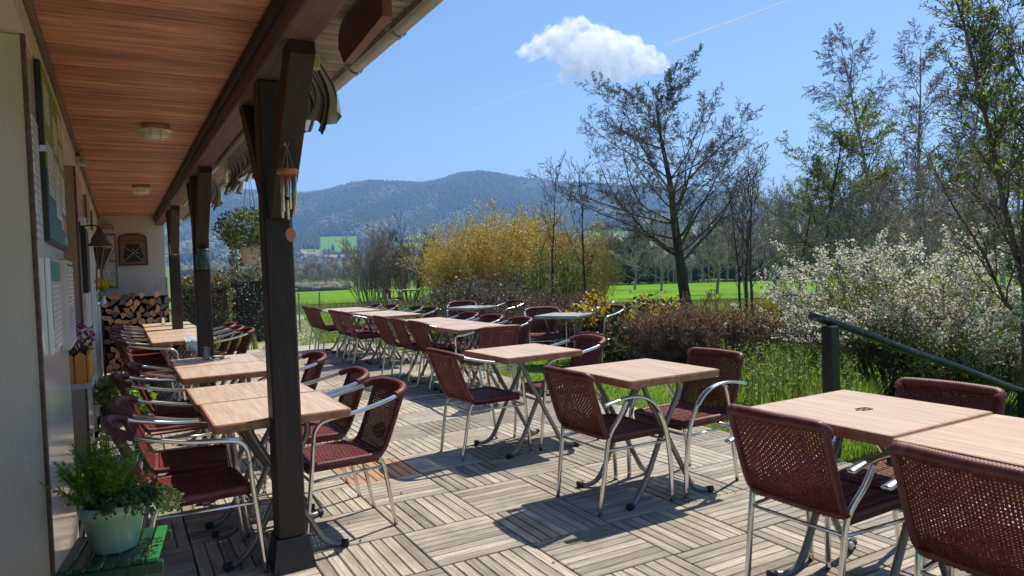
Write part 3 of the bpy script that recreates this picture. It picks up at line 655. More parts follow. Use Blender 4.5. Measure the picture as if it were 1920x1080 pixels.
def table(x, y, deg, label, sc_=1.0, kind='tan', z=0.0):
    t = thing('table', label, 'table', (x, y, z), math.radians(deg), 'square terrace tables on folding legs', sc_)
    for n_, me in TB[kind]: new_obj(n_, me, t)
    return t
LS = 0.957
table(0.672, 3.845, 0, 'tan square table right behind the front post', LS)
table(0.655, 4.500, 0.3, 'tan square table joined behind the nearest porch table', LS)
table(0.665, 5.635, 0, 'tan square porch table, nearer of the second joined pair', LS)
table(0.665, 6.290, -0.3, 'tan square porch table with the drinking glass and ashtray on it', LS)
for y, lab in [(8.84, 'tan porch table with a patterned cloth laid over its corner'), (9.50, 'tan porch table just behind the one with the patterned cloth'), (10.17, 'third of the far run of porch tables'),
               (10.95, 'fourth of the far run of porch tables'), (11.85, 'last porch table before the firewood, with a glass on it')]:
    table(0.60, y, 0, lab, LS)
table(2.707, 4.784, 2.3, 'single square tan table in mid deck, left of centre')
table(2.757, 3.427, 0, 'single square tan table in the centre foreground, between two arched-arm chairs')
tc_ = table(2.719, 1.897, 0.5, 'tan square table at the right with a dark umbrella-hole mark in its top')
b = MB(); b.tube([(0.035 * math.cos(a), 0.024 * math.sin(a), 0.7462) for a in np.linspace(0, 2 * PI, 25)], 0.0011, 5)
b.box(-0.052, -0.036, -0.003, 0.003, 0.7452, 0.7468)
for a in (0.5, -0.75): b.box(-0.034, 0.034, -0.0045, 0.0045, 0.7455, 0.7478, 0, Matrix.Rotation(a, 4, 'Z'))
b.obj('umbrella_hole_cap', M['black'], tc_)
table(2.690, 1.205, 0.5, 'tan square table at the right edge, in front of the one with hole mark')
for y, lab in [(7.14, 'nearest table of the long joined row'), (7.83, 'middle table of the long joined row'), (8.52, 'farthest table of the three joined first')]: table(3.42, y, 0, 'tan square table, ' + lab)
table(3.53, 10.08, 0, 'tan square table, nearer of the shifted pair in the far row')
table(3.53, 10.77, 0, 'tan square table, farther of the shifted pair in the far row')
table(3.48, 11.75, 0, 'pale square table, nearer of the last pair by the gravel')
table(3.48, 12.45, 0, 'pale square table at the very end of the deck')
table(5.47, 8.40, 32, 'grey weathered table on the lawn before the brown hedge', 0.97, 'grey', -0.03)
table(5.52, 11.5, 25, 'grey weathered table on the lawn before the dark rounded shrub', 0.97, 'grey', -0.03)
table(9.17, 24.05, 20, 'lone grey table far out on the lawn between two chairs', 0.97, 'grey', -0.04)
# ------------------------------------------------------------------ things on the wall and under the porch
def textmat(name, paper, ink, rows, cover=0.55, rough=0.4):
    """flat print: rows of broken ink lines on paper (object z = up, y = along the line)"""
    m = bpy.data.materials.new(name); m.use_nodes = True; nt = m.node_tree; n = nt.nodes; bs = n['Principled BSDF']; bs.inputs['Roughness'].default_value = rough
    tc = n.new('ShaderNodeTexCoord'); sx = n.new('ShaderNodeSeparateXYZ'); L(nt, tc.outputs['Object'], sx.inputs[0])
    mu = n.new('ShaderNodeMath'); mu.operation = 'MULTIPLY'; mu.inputs[1].default_value = rows; L(nt, sx.outputs[2], mu.inputs[0])
    fr = n.new('ShaderNodeMath'); fr.operation = 'FRACT'; L(nt, mu.outputs[0], fr.inputs[0])
    lt = n.new('ShaderNodeMath'); lt.operation = 'LESS_THAN'; lt.inputs[1].default_value = 0.5; L(nt, fr.outputs[0], lt.inputs[0])
    fl = n.new('ShaderNodeMath'); fl.operation = 'FLOOR'; L(nt, mu.outputs[0], fl.inputs[0])
    cb = n.new('ShaderNodeCombineXYZ'); m2 = n.new('ShaderNodeMath'); m2.operation = 'MULTIPLY'; m2.inputs[1].default_value = 28; L(nt, sx.outputs[1], m2.inputs[0])
    m3 = n.new('ShaderNodeMath'); m3.operation = 'MULTIPLY'; m3.inputs[1].default_value = 7.7; L(nt, fl.outputs[0], m3.inputs[0]); L(nt, m2.outputs[0], cb.inputs[0]); L(nt, m3.outputs[0], cb.inputs[1])
    nz = n.new('ShaderNodeTexNoise'); nz.inputs['Scale'].default_value = 1.5; nz.inputs['Detail'].default_value = 2; L(nt, cb.outputs[0], nz.inputs['Vector'])
    l2 = n.new('ShaderNodeMath'); l2.operation = 'LESS_THAN'; l2.inputs[1].default_value = cover; L(nt, nz.outputs['Fac'], l2.inputs[0])
    pr = n.new('ShaderNodeMath'); pr.operation = 'MULTIPLY'; L(nt, lt.outputs[0], pr.inputs[0]); L(nt, l2.outputs[0], pr.inputs[1])
    mx = n.new('ShaderNodeMix'); mx.data_type = 'RGBA'; mx.inputs[6].default_value = (*paper, 1); mx.inputs[7].default_value = (*ink, 1); L(nt, pr.outputs[0], mx.inputs[0]); L(nt, mx.outputs[2], bs.inputs['Base Color'])
    return m
M['txt'] = textmat('printed_sheet', (0.72, 0.74, 0.76), (0.48, 0.48, 0.50), 34)
M['txt2'] = textmat('printed_menu', (0.76, 0.75, 0.72), (0.54, 0.52, 0.52), 42, 0.6)
M['txt3'] = textmat('printed_red_menu', (0.74, 0.73, 0.72), (0.38, 0.14, 0.10), 48, 0.5)
def flat(name, c1, c2=None, rough=0.5, **k): 
    if name not in M: M[name] = mat(name, c1, c2, rough=rough, **k)
    return M[name]
def bx(name, mt, parent, x0, x1, y0, y1, z0, z1, bev=0.0, **k):
    b = MB(); b.box(x0, x1, y0, y1, z0, z1, bev); return b.obj(name, mt, parent, **k)
green = flat('board_green', (0.20, 0.33, 0.035), (0.26, 0.38, 0.06)); teal = flat('board_teal', (0.05, 0.16, 0.20), (0.07, 0.20, 0.23)); oran = flat('sticker_orange', (0.70, 0.22, 0.08))
t = thing('notice_board', 'tall green and teal notice board with pinned white sheets, high on the white wall panel', 'notice board', (XW, 4.03, 1.57))
y0, y1 = -0.58, 0.58
bx('frame', M['black'], t, 0.001, 0.022, y0, y1, 0, 0.735, 0.003)
bx('backing', green, t, 0.0225, 0.026, y0 + 0.012, y1 - 0.012, 0.30, 0.722); bx('backing', teal, t, 0.0225, 0.026, y0 + 0.012, y1 - 0.012, 0.012, 0.2995)
for a, b_, c, d, mt in [(-0.52, -0.20, 0.20, 0.42, 'txt'), (-0.54, -0.30, 0.50, 0.66, 'txt'), (-0.16, 0.16, 0.13, 0.40, 'txt'), (-0.14, 0.14, 0.44, 0.60, 'txt3'), (0.22, 0.50, 0.18, 0.38, 'txt'), (0.22, 0.48, 0.42, 0.53, 'txt3'), (0.22, 0.50, 0.56, 0.68, 'txt')]:
    bx('sheet', M[mt], t, 0.0262, 0.0275, a, b_, c, d)
bx('sticker', oran, t, 0.0262, 0.028, 0.30, 0.46, 0.085, 0.155); bx('sticker', M['white'], t, 0.0262, 0.028, 0.16, 0.28, 0.09, 0.16); bx('sticker', M['white'], t, 0.0262, 0.028, 0.34, 0.50, 0.025, 0.065)
bx('clip', M['alu'], t, 0.002, 0.034, -0.60, -0.582, 0.36, 0.385)
t = thing('price_list', 'narrow laminated price list at the near edge of the white wall panel', 'sign', (XW, 3.30, 1.56))
bx('sheet', M['txt'], t, 0.001, 0.006, -0.105, 0.105, 0, 0.47)
t = thing('menu_frame', 'slim white menu case with teal heading, left one below the notice board', 'menu', (XW, 3.70, 1.105))
bx('frame', M['white'], t, 0.001, 0.018, -0.27, 0.27, 0, 0.40, 0.004); bx('sheet', M['txt2'], t, 0.0185, 0.0195, -0.20, 0.25, 0.02, 0.29); bx('heading', flat('heading_teal', (0.10, 0.27, 0.26)), t, 0.0185, 0.021, -0.20, 0.25, 0.30, 0.385)
t = thing('menu_frame', 'thicker cream edged menu board with red and violet print, right of the slim one', 'menu', (XW, 4.37, 1.065))
bx('frame', flat('cream_wood', (0.58, 0.54, 0.46), (0.66, 0.62, 0.55)), t, 0.001, 0.040, -0.26, 0.26, 0, 0.445, 0.004); bx('sheet', M['txt3'], t, 0.0405, 0.0415, -0.23, 0.24, 0.22, 0.41)
bx('sheet', textmat('violet_print', (0.68, 0.67, 0.74), (0.16, 0.14, 0.32), 62, 0.6), t, 0.0405, 0.0415, -0.23, 0.24, 0.02, 0.21); bx('bar', M['black'], t, 0.0405, 0.043, -0.22, 0.23, 0.415, 0.425)
t = thing('junction_box', 'small beige box on the wall just under the pine ceiling', 'box', (XW, 6.72, 2.335)); bx('cover', M['gutter'], t, 0.002, 0.075, -0.06, 0.06, 0, 0.07, 0.006); bx('dial', M['tube'], t, 0.03, 0.05, -0.066, -0.0605, 0.02, 0.045, 0.002)
t = thing('chalkboard', 'dark narrow menu board fixed on the wall behind the bell lamp', 'chalkboard', (XW, 7.2, 1.30)); bx('frame', M['post'], t, 0.001, 0.035, -0.30, 0.30, 0, 0.56, 0.006); bx('slate', M['black'], t, 0.0355, 0.038, -0.27, 0.27, 0.03, 0.53)
# bell lamp on an iron bracket, wicker cone, flower vase
t = thing('wall_lantern', 'bronze bell shaped lamp on a curved black bracket', 'lamp', (-0.12, 6.72, 1.69))
b = MB(); b.tube(smooth_path([(-0.136, 0, 0.148), (-0.10, 0, 0.158), (-0.03, 0, 0.160), (0, 0, 0.135)], 5), 0.006, 6); b.tube([(-0.138, 0, 0.10), (-0.138, 0, 0.19)], 0.009, 6); b.obj('bracket', M['black'], t, True)
b = MB(); b.lathe([(0.004, 0.142), (0.018, 0.138), (0.026, 0.11), (0.045, 0.085), (0.060, 0.05), (0.066, 0.02), (0.094, 0.0), (0.096, -0.006), (0.06, 0.006), (0.0, 0.03)], 20); b.obj('bell', flat('aged_bronze', (0.10, 0.075, 0.055), (0.17, 0.13, 0.10), rough=0.5, metal=0.3), t, True)
t = thing('wicker_cone', 'dark wicker cone basket hanging on the wall under the bell lamp', 'basket', (-0.125, 6.92, 1.50), (math.radians(-4), math.radians(10), 0))
b = MB()
for k in range(15):
    z = k * 0.012; r = 0.022 + 0.05 * (z / 0.17); b.tube([(r * math.cos(a), r * math.sin(a), z + 0.002 * math.sin(a * 5 + k)) for a in np.linspace(0, 2 * PI, 15)], 0.0065, 5, False)
b.obj('weave', flat('dark_wicker', (0.07, 0.05, 0.04), (0.13, 0.10, 0.08)), t); b = MB()
for a in np.linspace(0, 2 * PI, 9)[:-1]: b.tube([(0.024 * math.cos(a), 0.024 * math.sin(a), -0.005), (0.078 * math.cos(a), 0.078 * math.sin(a), 0.175)], 0.004, 4)
b.obj('stake', M['twig_grey'], t)
t = thing('drumstick', 'pale knotted stick leaning out of the wicker cone', 'stick', (-0.10, 6.88, 1.51)); b = MB(); b.tube([(0, 0, 0), (0.075, -0.02, 0.17)], 0.006, 6); b.obj('shaft', flat('pale_stick', (0.45, 0.42, 0.36)), t)
rng = np.random.default_rng(11)
def cluster(n, sx, sy, sz, c=(0, 0, 0)): 
    v = rng.normal(size=(n, 3)); v /= np.linalg.norm(v, axis=1, keepdims=True); v *= rng.uniform(0.3, 1, (n, 1)) ** 0.5; return v * np.array([sx, sy, sz]) + np.array(c)
glass = bpy.data.materials.new('clear_glass'); glass.use_nodes = True; g_ = glass.node_tree.nodes['Principled BSDF']; g_.inputs['Transmission Weight'].default_value = 0.9; g_.inputs['Roughness'].default_value = 0.05; g_.inputs['Base Color'].default_value = (0.9, 0.95, 0.95, 1); g_.inputs['IOR'].default_value = 1.2
bglass = glass.copy(); bglass.name = 'blue_tinted_glass'; bglass.node_tree.nodes['Principled BSDF'].inputs['Base Color'].default_value = (0.45, 0.78, 0.88, 1); bglass.node_tree.nodes['Principled BSDF'].inputs['Transmission Weight'].default_value = 0.85
t = thing('hanging_vase', 'glass vase with yellow daffodils hanging on the wall by the white door frames', 'vase', (-0.135, 7.0, 1.18))
b = MB(); b.lathe([(0.0, 0), (0.028, 0.0), (0.036, 0.05), (0.022, 0.11), (0.026, 0.13)], 14); b.obj('vase', glass, t, True)
b = MB(); b.tube([(-0.03, 0, 0.13), (-0.02, 0, 0.34)], 0.008, 6); b.obj('hanger', flat('light_wood', (0.50, 0.27, 0.12)), t)
new_obj('flowers', leaves_mesh('flowers', cluster(90, 0.05, 0.05, 0.06, (0.01, 0, 0.19)), 0.03, M['flower_y'], rng), t); new_obj('stems', leaves_mesh('stems', cluster(40, 0.03, 0.03, 0.05, (0, 0, 0.12)), 0.05, M['lf_fresh'], rng, 0.25), t)
# ceiling lights
for x, y, lab in [(0.27, 5.45, 'larger looking oval white bulkhead lamp on the pine ceiling, nearest one'), (0.27, 9.0, 'second, farther oval white bulkhead lamp on the pine ceiling')]:
    t = thing('bulkhead_light', lab, 'ceiling lamp', (x, y, 2.4515), 0, 'oval lamps on the porch ceiling')
    def oval(b, prof, n=28): 
        vs = [(1.0 * (r) * math.cos(2 * PI * j / n) * (1.0), 0.72 * r * math.sin(2 * PI * j / n), z) for r, z in prof for j in range(n)]
        b.add(vs, [(i * n + j, i * n + (j + 1) % n, (i + 1) * n + (j + 1) % n, (i + 1) * n + j) for i in range(len(prof) - 1) for j in range(n)])
    b = MB(); oval(b, [(0.0, -0.001), (0.088, -0.001), (0.092, -0.028), (0.102, -0.030), (0.104, -0.042), (0.094, -0.046), (0.08, -0.046)]); b.obj('base', flat('cream_plastic', (0.78, 0.74, 0.66), rough=0.4), t, True)
    b = MB(); oval(b, [(0.086, -0.0455), (0.083, -0.075), (0.070, -0.090), (0.0, -0.096)]); b.obj('diffuser', flat('frosted_glass', (0.80, 0.77, 0.71), rough=0.25), t, True)
    b = MB()
    for xx in (-0.03, 0.03): b.tube(smooth_path([(xx, -0.072, -0.044), (xx, -0.062, -0.088), (xx, 0, -0.102), (xx, 0.062, -0.088), (xx, 0.072, -0.044)], 4), 0.004, 6)
    b.tube(smooth_path([(-0.096, 0, -0.044), (-0.084, 0, -0.09), (0, 0, -0.103), (0.084, 0, -0.09), (0.096, 0, -0.044)], 4), 0.004, 6); b.obj('guard', flat('cream_plastic', (0.6, 0.56, 0.5)), t, True)
# window box of flowers
t = thing('window_planter', 'orange wooden picket planter on the window sill full of white and purple flowers', 'planter', (-0.245, 5.18, 0.80))
orw = flat('orange_painted_wood', (0.55, 0.22, 0.03), (0.66, 0.30, 0.05), rough=0.5)
for k in range(9): 
    b = MB(); yy = -0.38 + k * 0.085; b.prism([(0.062, yy, 0.012), (0.062, yy + 0.07, 0.012), (0.062, yy + 0.07, 0.17), (0.062, yy + 0.035, 0.19), (0.062, yy, 0.17)], (0.014, 0, 0)); b.obj('picket', orw, t)
for k in range(2):
    b = MB(); xx = -0.06 + k * 0.062; b.prism([(xx, -0.395, 0.012), (xx + 0.055, -0.395, 0.012), (xx + 0.055, -0.395, 0.17), (xx + 0.027, -0.395, 0.19), (xx, -0.395, 0.17)], (0, 0.013, 0)); b.obj('picket', orw, t)
bx('box', orw, t, -0.07, 0.058, -0.38, 0.385, 0.02, 0.14); bx('soil', M['soil'], t, -0.06, 0.05, -0.37, 0.375, 0.1405, 0.15)
bx('shelf', M['gutter'], t, -0.09, 0.085, -0.40, 0.40, -0.022, 0.0115, 0.003)
new_obj('foliage', leaves_mesh('foliage', cluster(500, 0.085, 0.37, 0.08, (0.0, 0, 0.20)), 0.035, M['lf_dark'], rng, 0.7), t)
new_obj('blossom', leaves_mesh('blossom', cluster(420, 0.09, 0.38, 0.085, (0.0, 0, 0.235)), 0.028, M['lf_white'], rng, 0.9), t); new_obj('blossom', leaves_mesh('blossom', cluster(260, 0.09, 0.38, 0.085, (0.01, 0, 0.245)), 0.028, M['flower_p'], rng, 0.9), t)
# green slatted stool, conifer pot
gw = flat('dark_green_paint', (0.008, 0.055, 0.028), (0.018, 0.085, 0.045), rough=0.22, bump=0.3, scale=9, c3=(0.03, 0.14, 0.05), s3=6, t3=(0.6, 0.75)); gb = flat('sunlit_green_paint', (0.018, 0.17, 0.04), (0.03, 0.22, 0.055), rough=0.35)  # end slat is the same green, brightened in colour for sunlight
t = thing('folding_stool', 'glossy dark green slatted folding stool with one end slat coloured as if sunlit', 'stool', (-0.05, 2.905, 0), math.radians(-8))
for k in range(7):
    b = MB(); x = -0.155 + k * 0.0445; b.box(x, x + 0.038, -0.17, 0.17, 0.43, 0.447, 0.004); b.obj('slat', gw if k < 6 else gb, t, label=None if k < 6 else 'end slat with sunlight put into its green')
for s in (-1, 1): bx('rail', gw, t, -0.165, 0.165, s * 0.155 - 0.014, s * 0.155 + 0.014, 0.385, 0.4295, 0.004)
for s in (-1, 1):
    for q in (-1, 1):
        b = MB(); yy = s * (0.125 if q > 0 else 0.10); mt = Matrix.Translation((0, yy, 0.20)) @ Matrix.Rotation(q * math.radians(33), 4, 'Y'); b.box(-0.018, 0.018, -0.010, 0.010, -0.235, 0.225, 0.003, mt); b.obj('leg', gw, t)
t = thing('flower_pot', 'pale mint green plant pot standing on the green stool', 'plant pot', (-0.055, 2.90, 0.4475))
b = MB(); b.lathe([(0.0, 0.0), (0.070, 0.0), (0.075, 0.006), (0.098, 0.125), (0.107, 0.127), (0.113, 0.168), (0.110, 0.171), (0.104, 0.168), (0.098, 0.13), (0.0, 0.13)], 36); b.obj('pot', flat('mint_glaze', (0.30, 0.52, 0.40), (0.34, 0.57, 0.45), rough=0.28, coat=0.2), t, True)
b = MB(); b.lathe([(0.0, 0.150), (0.1015, 0.147)], 24); b.obj('soil', M['soil'], t)
def fronds(n, h, spread, c):
    S = []; P = []; D = []
    for i in range(n):
        a = rng.uniform(0, 2 * PI); el = rng.uniform(0.15, 1.0) ** 0.7; p = Vector((c[0] + math.cos(a) * 0.02, c[1] + math.sin(a) * 0.02, c[2])); d = Vector((math.cos(a) * (1 - el) * 1.5 * spread, math.sin(a) * (1 - el) * 1.5 * spread, 0.35 + el)).normalized(); ln = h * rng.uniform(0.55, 1.0) * (0.6 + 0.4 * el)
        for k in range(7):
            q = p + d * ln / 7; S.append((*p, *q, 0.0012, 0.001))
            for _ in range(12 if k > 0 else 3):
                f = rng.uniform(); w_ = Vector(rng.normal(size=3)).normalized(); P.append(p.lerp(q, f)); D.append((d * 0.8 + w_ * 0.75))
            d = (d + Vector((0, 0, 0.04)) + Vector(rng.normal(size=3)) * 0.05).normalized(); p = q
    return S, P, D
t = thing('potted_conifer', 'feathery bright green conifer in the mint pot on the stool', 'plant', (-0.085, 2.90, 0.594))
S_, P_, D_ = fronds(95, 0.285, 1.0, (0, 0, 0)); new_obj('stems', segs_mesh('stems', S_, M['lf_olive'], 3), t); new_obj('needles', leaves_mesh('needles', P_, 0.020, M['conifer'], rng, 0.16, 0.4, 0.1, D_), t)
t = thing('trailing_plant', 'small leaved trailing plant with orange buds spilling over the right rim of the mint pot', 'plant', (-0.01, 2.87, 0.60))
S_ = []; P_ = []
for i in range(70):
    a = rng.uniform(-PI, PI); p = Vector((rng.uniform(-0.03, 0.03), rng.uniform(-0.03, 0.03), 0)); d = Vector((math.cos(a) + 0.35, math.sin(a) * 0.8 - 0.15, 1.0)).normalized()
    for k in range(8):
        q = p + d * 0.022; S_.append((*p, *q, 0.001, 0.001)); P_ += [q, p.lerp(q, 0.5), q]; d = (d + Vector((0.03, -0.01, -0.24))).normalized(); p = q
new_obj('stems', segs_mesh('stems', S_, M['lf_olive'], 3), t); new_obj('leaves', leaves_mesh('leaves', P_, 0.017, leafmat('trailing_leaves', (0.07, 0.12, 0.045), (0.13, 0.20, 0.075)), rng, 0.85, 0.3, 0.2), t)
new_obj('buds', leaves_mesh('buds', cluster(30, 0.05, 0.05, 0.03, (0.06, 0, 0.075)), 0.014, M['flower_o'], rng, 0.9), t)
# wind chime on the near knee brace
t = thing('wind_chime', 'wind chime of silver tubes under a round orange wooden disc, hanging at the front post', 'wind chime', (0.645, 3.085, 1.83))
ow = flat('orange_varnished_wood', (0.50, 0.17, 0.045), (0.62, 0.25, 0.08), rough=0.3, stretch=(1, 8, 1)); b = MB(); b.lathe([(0, 0.012), (0.040, 0.012), (0.046, 0.006), (0.046, -0.006), (0.040, -0.012), (0, -0.012)], 28); b.obj('disc', ow, t)
b = MB(); b.tube([(0.008 * math.cos(a), 0, 0.118 + 0.012 * math.sin(a)) for a in np.linspace(0, 2 * PI, 13)], 0.0016, 5); b.tube([(0, 0, 0.13), (0, 0.004, 0.165), (0.0, 0.028, 0.165)], 0.0022, 5); b.obj('hook', M['alu'], t)
b = MB()
for a in (0.3, 2.4, 4.5): b.tube([(0, 0, 0.106), (0.030 * math.cos(a), 0.030 * math.sin(a), 0.012)], 0.0007, 4)
b.tube([(0, 0, -0.012), (0, 0, -0.235)], 0.0007, 4); b.obj('cord', M['gutter'], t)
for k, ln in enumerate([0.165, 0.180, 0.175, 0.15, 0.14, 0.12]):
    a = k * PI / 3 + 0.5; x, y = 0.030 * math.cos(a), 0.030 * math.sin(a); b = MB(); b.tube([(x, y, -0.018), (x, y, -0.018 - ln)], 0.0058, 10); b.tube([(x, y, -0.012), (x, y, -0.02)], 0.001, 4); b.obj('chime_tube', M['alu'], t, True)
b = MB(); b.lathe([(0, 0.006), (0.017, 0.006), (0.017, -0.006), (0, -0.006)], 14, (0, 0, -0.112)); b.obj('striker', M['post'], t)
b = MB(); b.add([(0.021 * math.cos(a) * (1 + 0.12 * math.sin(a)), s * 0.003, -0.265 + 0.030 * math.sin(a)) for s in (-1, 1) for a in np.linspace(0, 2 * PI, 19)[:-1]], [tuple(range(18)), tuple(range(35, 17, -1))] + [(i, 18 + i, 18 + (i + 1) % 18, (i + 1) % 18) for i in range(18)]); b.obj('sail', ow, t)
# lanterns on the posts
t = thing('jar_lantern', 'blue glass jar lantern on a rope handle, hanging at the second post', 'lantern', (0.665, 6.86, 1.47))
b = MB(); b.lathe([(0, 0), (0.052, 0), (0.058, 0.012), (0.058, 0.13), (0.044, 0.155), (0.044, 0.175), (0.048, 0.176), (0.048, 0.166)], 20); b.obj('jar', bglass, t, True)
b = MB(); b.tube([(-0.047, 0, 0.165), (0, 0.01, 0.33), (0.047, 0, 0.165)], 0.0045, 6); b.obj('handle', flat('rope', (0.45, 0.36, 0.24)), t); b = MB(); b.lathe([(0, 0.01), (0.022, 0.01), (0.022, 0.075), (0, 0.075)], 14); b.obj('candle', M['gutter'], t)
t = thing('tin_lantern', 'small white metal lantern with a ring handle, hanging at the third post', 'lantern', (0.665, 10.38, 1.70))
b = MB(); b.lathe([(0, 0), (0.058, 0), (0.058, 0.15), (0.03, 0.16), (0.03, 0.19), (0, 0.20)], 18); b.obj('body', flat('pale_metal', (0.55, 0.55, 0.55), (0.68, 0.68, 0.68), scale=30, rough=0.4), t, True)
b = MB(); b.tube([(0.05 * math.cos(a), 0, 0.215 + 0.055 * math.sin(a)) for a in np.linspace(-0.3, PI + 0.3, 14)], 0.004, 6); b.obj('handle', M['alu'], t)
# hanging wooden plaques under the eave
def plaque(y, lab):
    t = thing('hanging_plaque', lab, 'wooden sign', (0.85, y, 2.24)); bw = flat('red_brown_board', (0.15, 0.045, 0.022), (0.26, 0.085, 0.045), rough=0.4, scale=3, stretch=(8, 1, 8))
    prof = [(0.015, 0.0), (-0.47, 0.035), (-0.48, 0.17), (0.02, 0.17), (0.075, 0.135), (0.085, 0.08)]; b = MB(); b.prism([(-0.016, a, z) for a, z in prof], (0.034, 0, 0)); b.obj('board', bw, t)
    b = MB()
    for k in range(5): b.tube([(0.006 * math.cos(a) * (k % 2), 0.0 + 0.006 * math.cos(a) * ((k + 1) % 2), 0.018 * k + 0.185 + 0.012 * math.sin(a)) for a in np.linspace(0, 2 * PI, 9)], 0.002, 4)
    b.tube([(0, 0, 0.155), (0, 0, 0.176)], 0.002, 4); b.obj('chain', M['black'], t)
plaque(2.83, 'red brown wooden plaque on a chain under the eave near the front post'); plaque(9.35, 'small looking red brown plaque under the eave between the second and third posts')
# striped awning rolled under the eave
stripe = bpy.data.materials.new('striped_awning_cloth'); stripe.use_nodes = True; nt_ = stripe.node_tree; n_ = nt_.nodes
tc = n_.new('ShaderNodeUVMap'); sx = n_.new('ShaderNodeSeparateXYZ'); L(nt_, tc.outputs[0], sx.inputs[0]); mu = n_.new('ShaderNodeMath'); mu.operation = 'MULTIPLY'; mu.inputs[1].default_value = 1.0; L(nt_, sx.outputs[0], mu.inputs[0])
fr = n_.new('ShaderNodeMath'); fr.operation = 'FRACT'; L(nt_, mu.outputs[0], fr.inputs[0]); rp = n_.new('ShaderNodeValToRGB'); rp.color_ramp.interpolation = 'CONSTANT'; rp.color_ramp.elements[0].color = (0.88, 0.85, 0.78, 1); rp.color_ramp.elements[1].position = 0.50; rp.color_ramp.elements[1].color = (0.07, 0.07, 0.075, 1)
e_ = rp.color_ramp.elements.new(0.78); e_.color = (0.40, 0.39, 0.37, 1); L(nt_, fr.outputs[0], rp.inputs[0]); L(nt_, rp.outputs[0], n_['Principled BSDF'].inputs['Base Color']); n_['Principled BSDF'].inputs['Roughness'].default_value = 0.85
def awning(y0, y1, lab):
    t = thing('awning', lab, 'awning', (0.85, y0, 2.42)); L_ = y1 - y0; nn = int(L_ / 0.0125); rows = 8; V = []; UV = []
    for i in range(nn + 1):
        y = L_ * i / nn; ph = 10.5 * y + 1.2 * math.sin(2.3 * y); drop = 0.275 + 0.035 * math.sin(7 * y + 1) + 0.03 * math.sin(19 * y) - (0.05 if y < 0.1 else 0)
        for k in range(rows + 1):
            f = k / rows; V.append((0.02 + 0.026 * f * math.sin(ph * 3.1) * (0.4 + f) + 0.05 * math.sin(PI * f) + (0.06 * f * f * max(0, 1 - y / 0.25)), y - (0.06 * f * f if y < 0.3 else 0) + 0.018 * f * math.cos(ph * 3.1), -0.012 - drop * f - 0.02 * (f > 0.99) * (i % 9 > 4))); UV.append((y / 0.058, f))
    F = [(i * (rows + 1) + k, (i + 1) * (rows + 1) + k, (i + 1) * (rows + 1) + k + 1, i * (rows + 1) + k + 1) for i in range(nn) for k in range(rows)]
    me = np_mesh('fabric', V, F, stripe, True); uv = me.uv_layers.new(name='UVMap'); li = np.zeros(len(me.loops), np.int32); me.loops.foreach_get('vertex_index', li); uv.data.foreach_set('uv', np.array(UV, np.float32)[li].ravel()); new_obj('fabric', me, t)
    b = MB(); b.tube([(-0.03, -0.02, -0.03), (-0.03, L_ + 0.02, -0.03)], 0.028, 10); b.obj('roller', M['gutter'], t, True)
    b = MB(); b.box(-0.05, 0.012, -0.05, -0.025, -0.085, 0.0, 0.01); b.obj('end_bracket', flat('yellowed_plastic', (0.52, 0.46, 0.25)), t)
    for q in ([(-0.02, L_ - 0.25, -0.02), (-0.05, L_ + 1.15, -0.06)], [(0.0, L_ - 0.25, -0.03), (0.06, L_ + 0.28, -0.16)]):
        b = MB(); b.tube([q[0], q[1]], 0.016, 8); b.tube([(q[1][0], q[1][1] - 0.02, q[1][2]), (q[1][0], q[1][1] + 0.03, q[1][2] - 0.005)], 0.02, 8); b.obj('folding_arm', flat('cream_plastic', (0.6, 0.56, 0.5)), t, True)
awning(3.36, 6.75, 'grey and cream striped awning hanging crumpled behind the front post'); awning(7.7, 9.1, 'striped awning piece farther along, behind the second post')
# flower basket hanging from the gutter
t = thing('hanging_basket', 'cream hanging planter overflowing with trailing green and white plants, left of the front post', 'hanging basket', (1.03, 6.55, 1.50))
b = MB(); b.lathe([(0, 0), (0.075, 0), (0.105, 0.14), (0.112, 0.15), (0.104, 0.145), (0, 0.13)], 24); b.obj('pot', flat('cream_pot', (0.62, 0.58, 0.50)), t, True)
b = MB(); 
for a in (0.5, 2.6, 4.7): b.tube([(0.1 * math.cos(a), 0.1 * math.sin(a), 0.145), (0, 0, 0.86)], 0.0022, 4)
b.obj('chain', M['black'], t)
P1 = cluster(2600, 0.27, 0.25, 0.19, (-0.03, 0, 0.30)); P2 = np.concatenate([np.stack([0.17 * np.cos(a_) + rng.normal(0, 0.012, 26), 0.17 * np.sin(a_) + rng.normal(0, 0.012, 26), np.linspace(0.28, -0.05 - 0.1 * rng.uniform(), 26)], 1) for a_ in rng.uniform(0, 2 * PI, 24)])
new_obj('foliage', leaves_mesh('foliage', P1, 0.036, M['lf_olive'], rng, 0.35), t); new_obj('trailing_leaves', leaves_mesh('trailing_leaves', P2, 0.034, leafmat('variegated_leaves', (0.20, 0.26, 0.08), (0.42, 0.44, 0.22)), rng, 0.7, 0.3, -0.2), t)
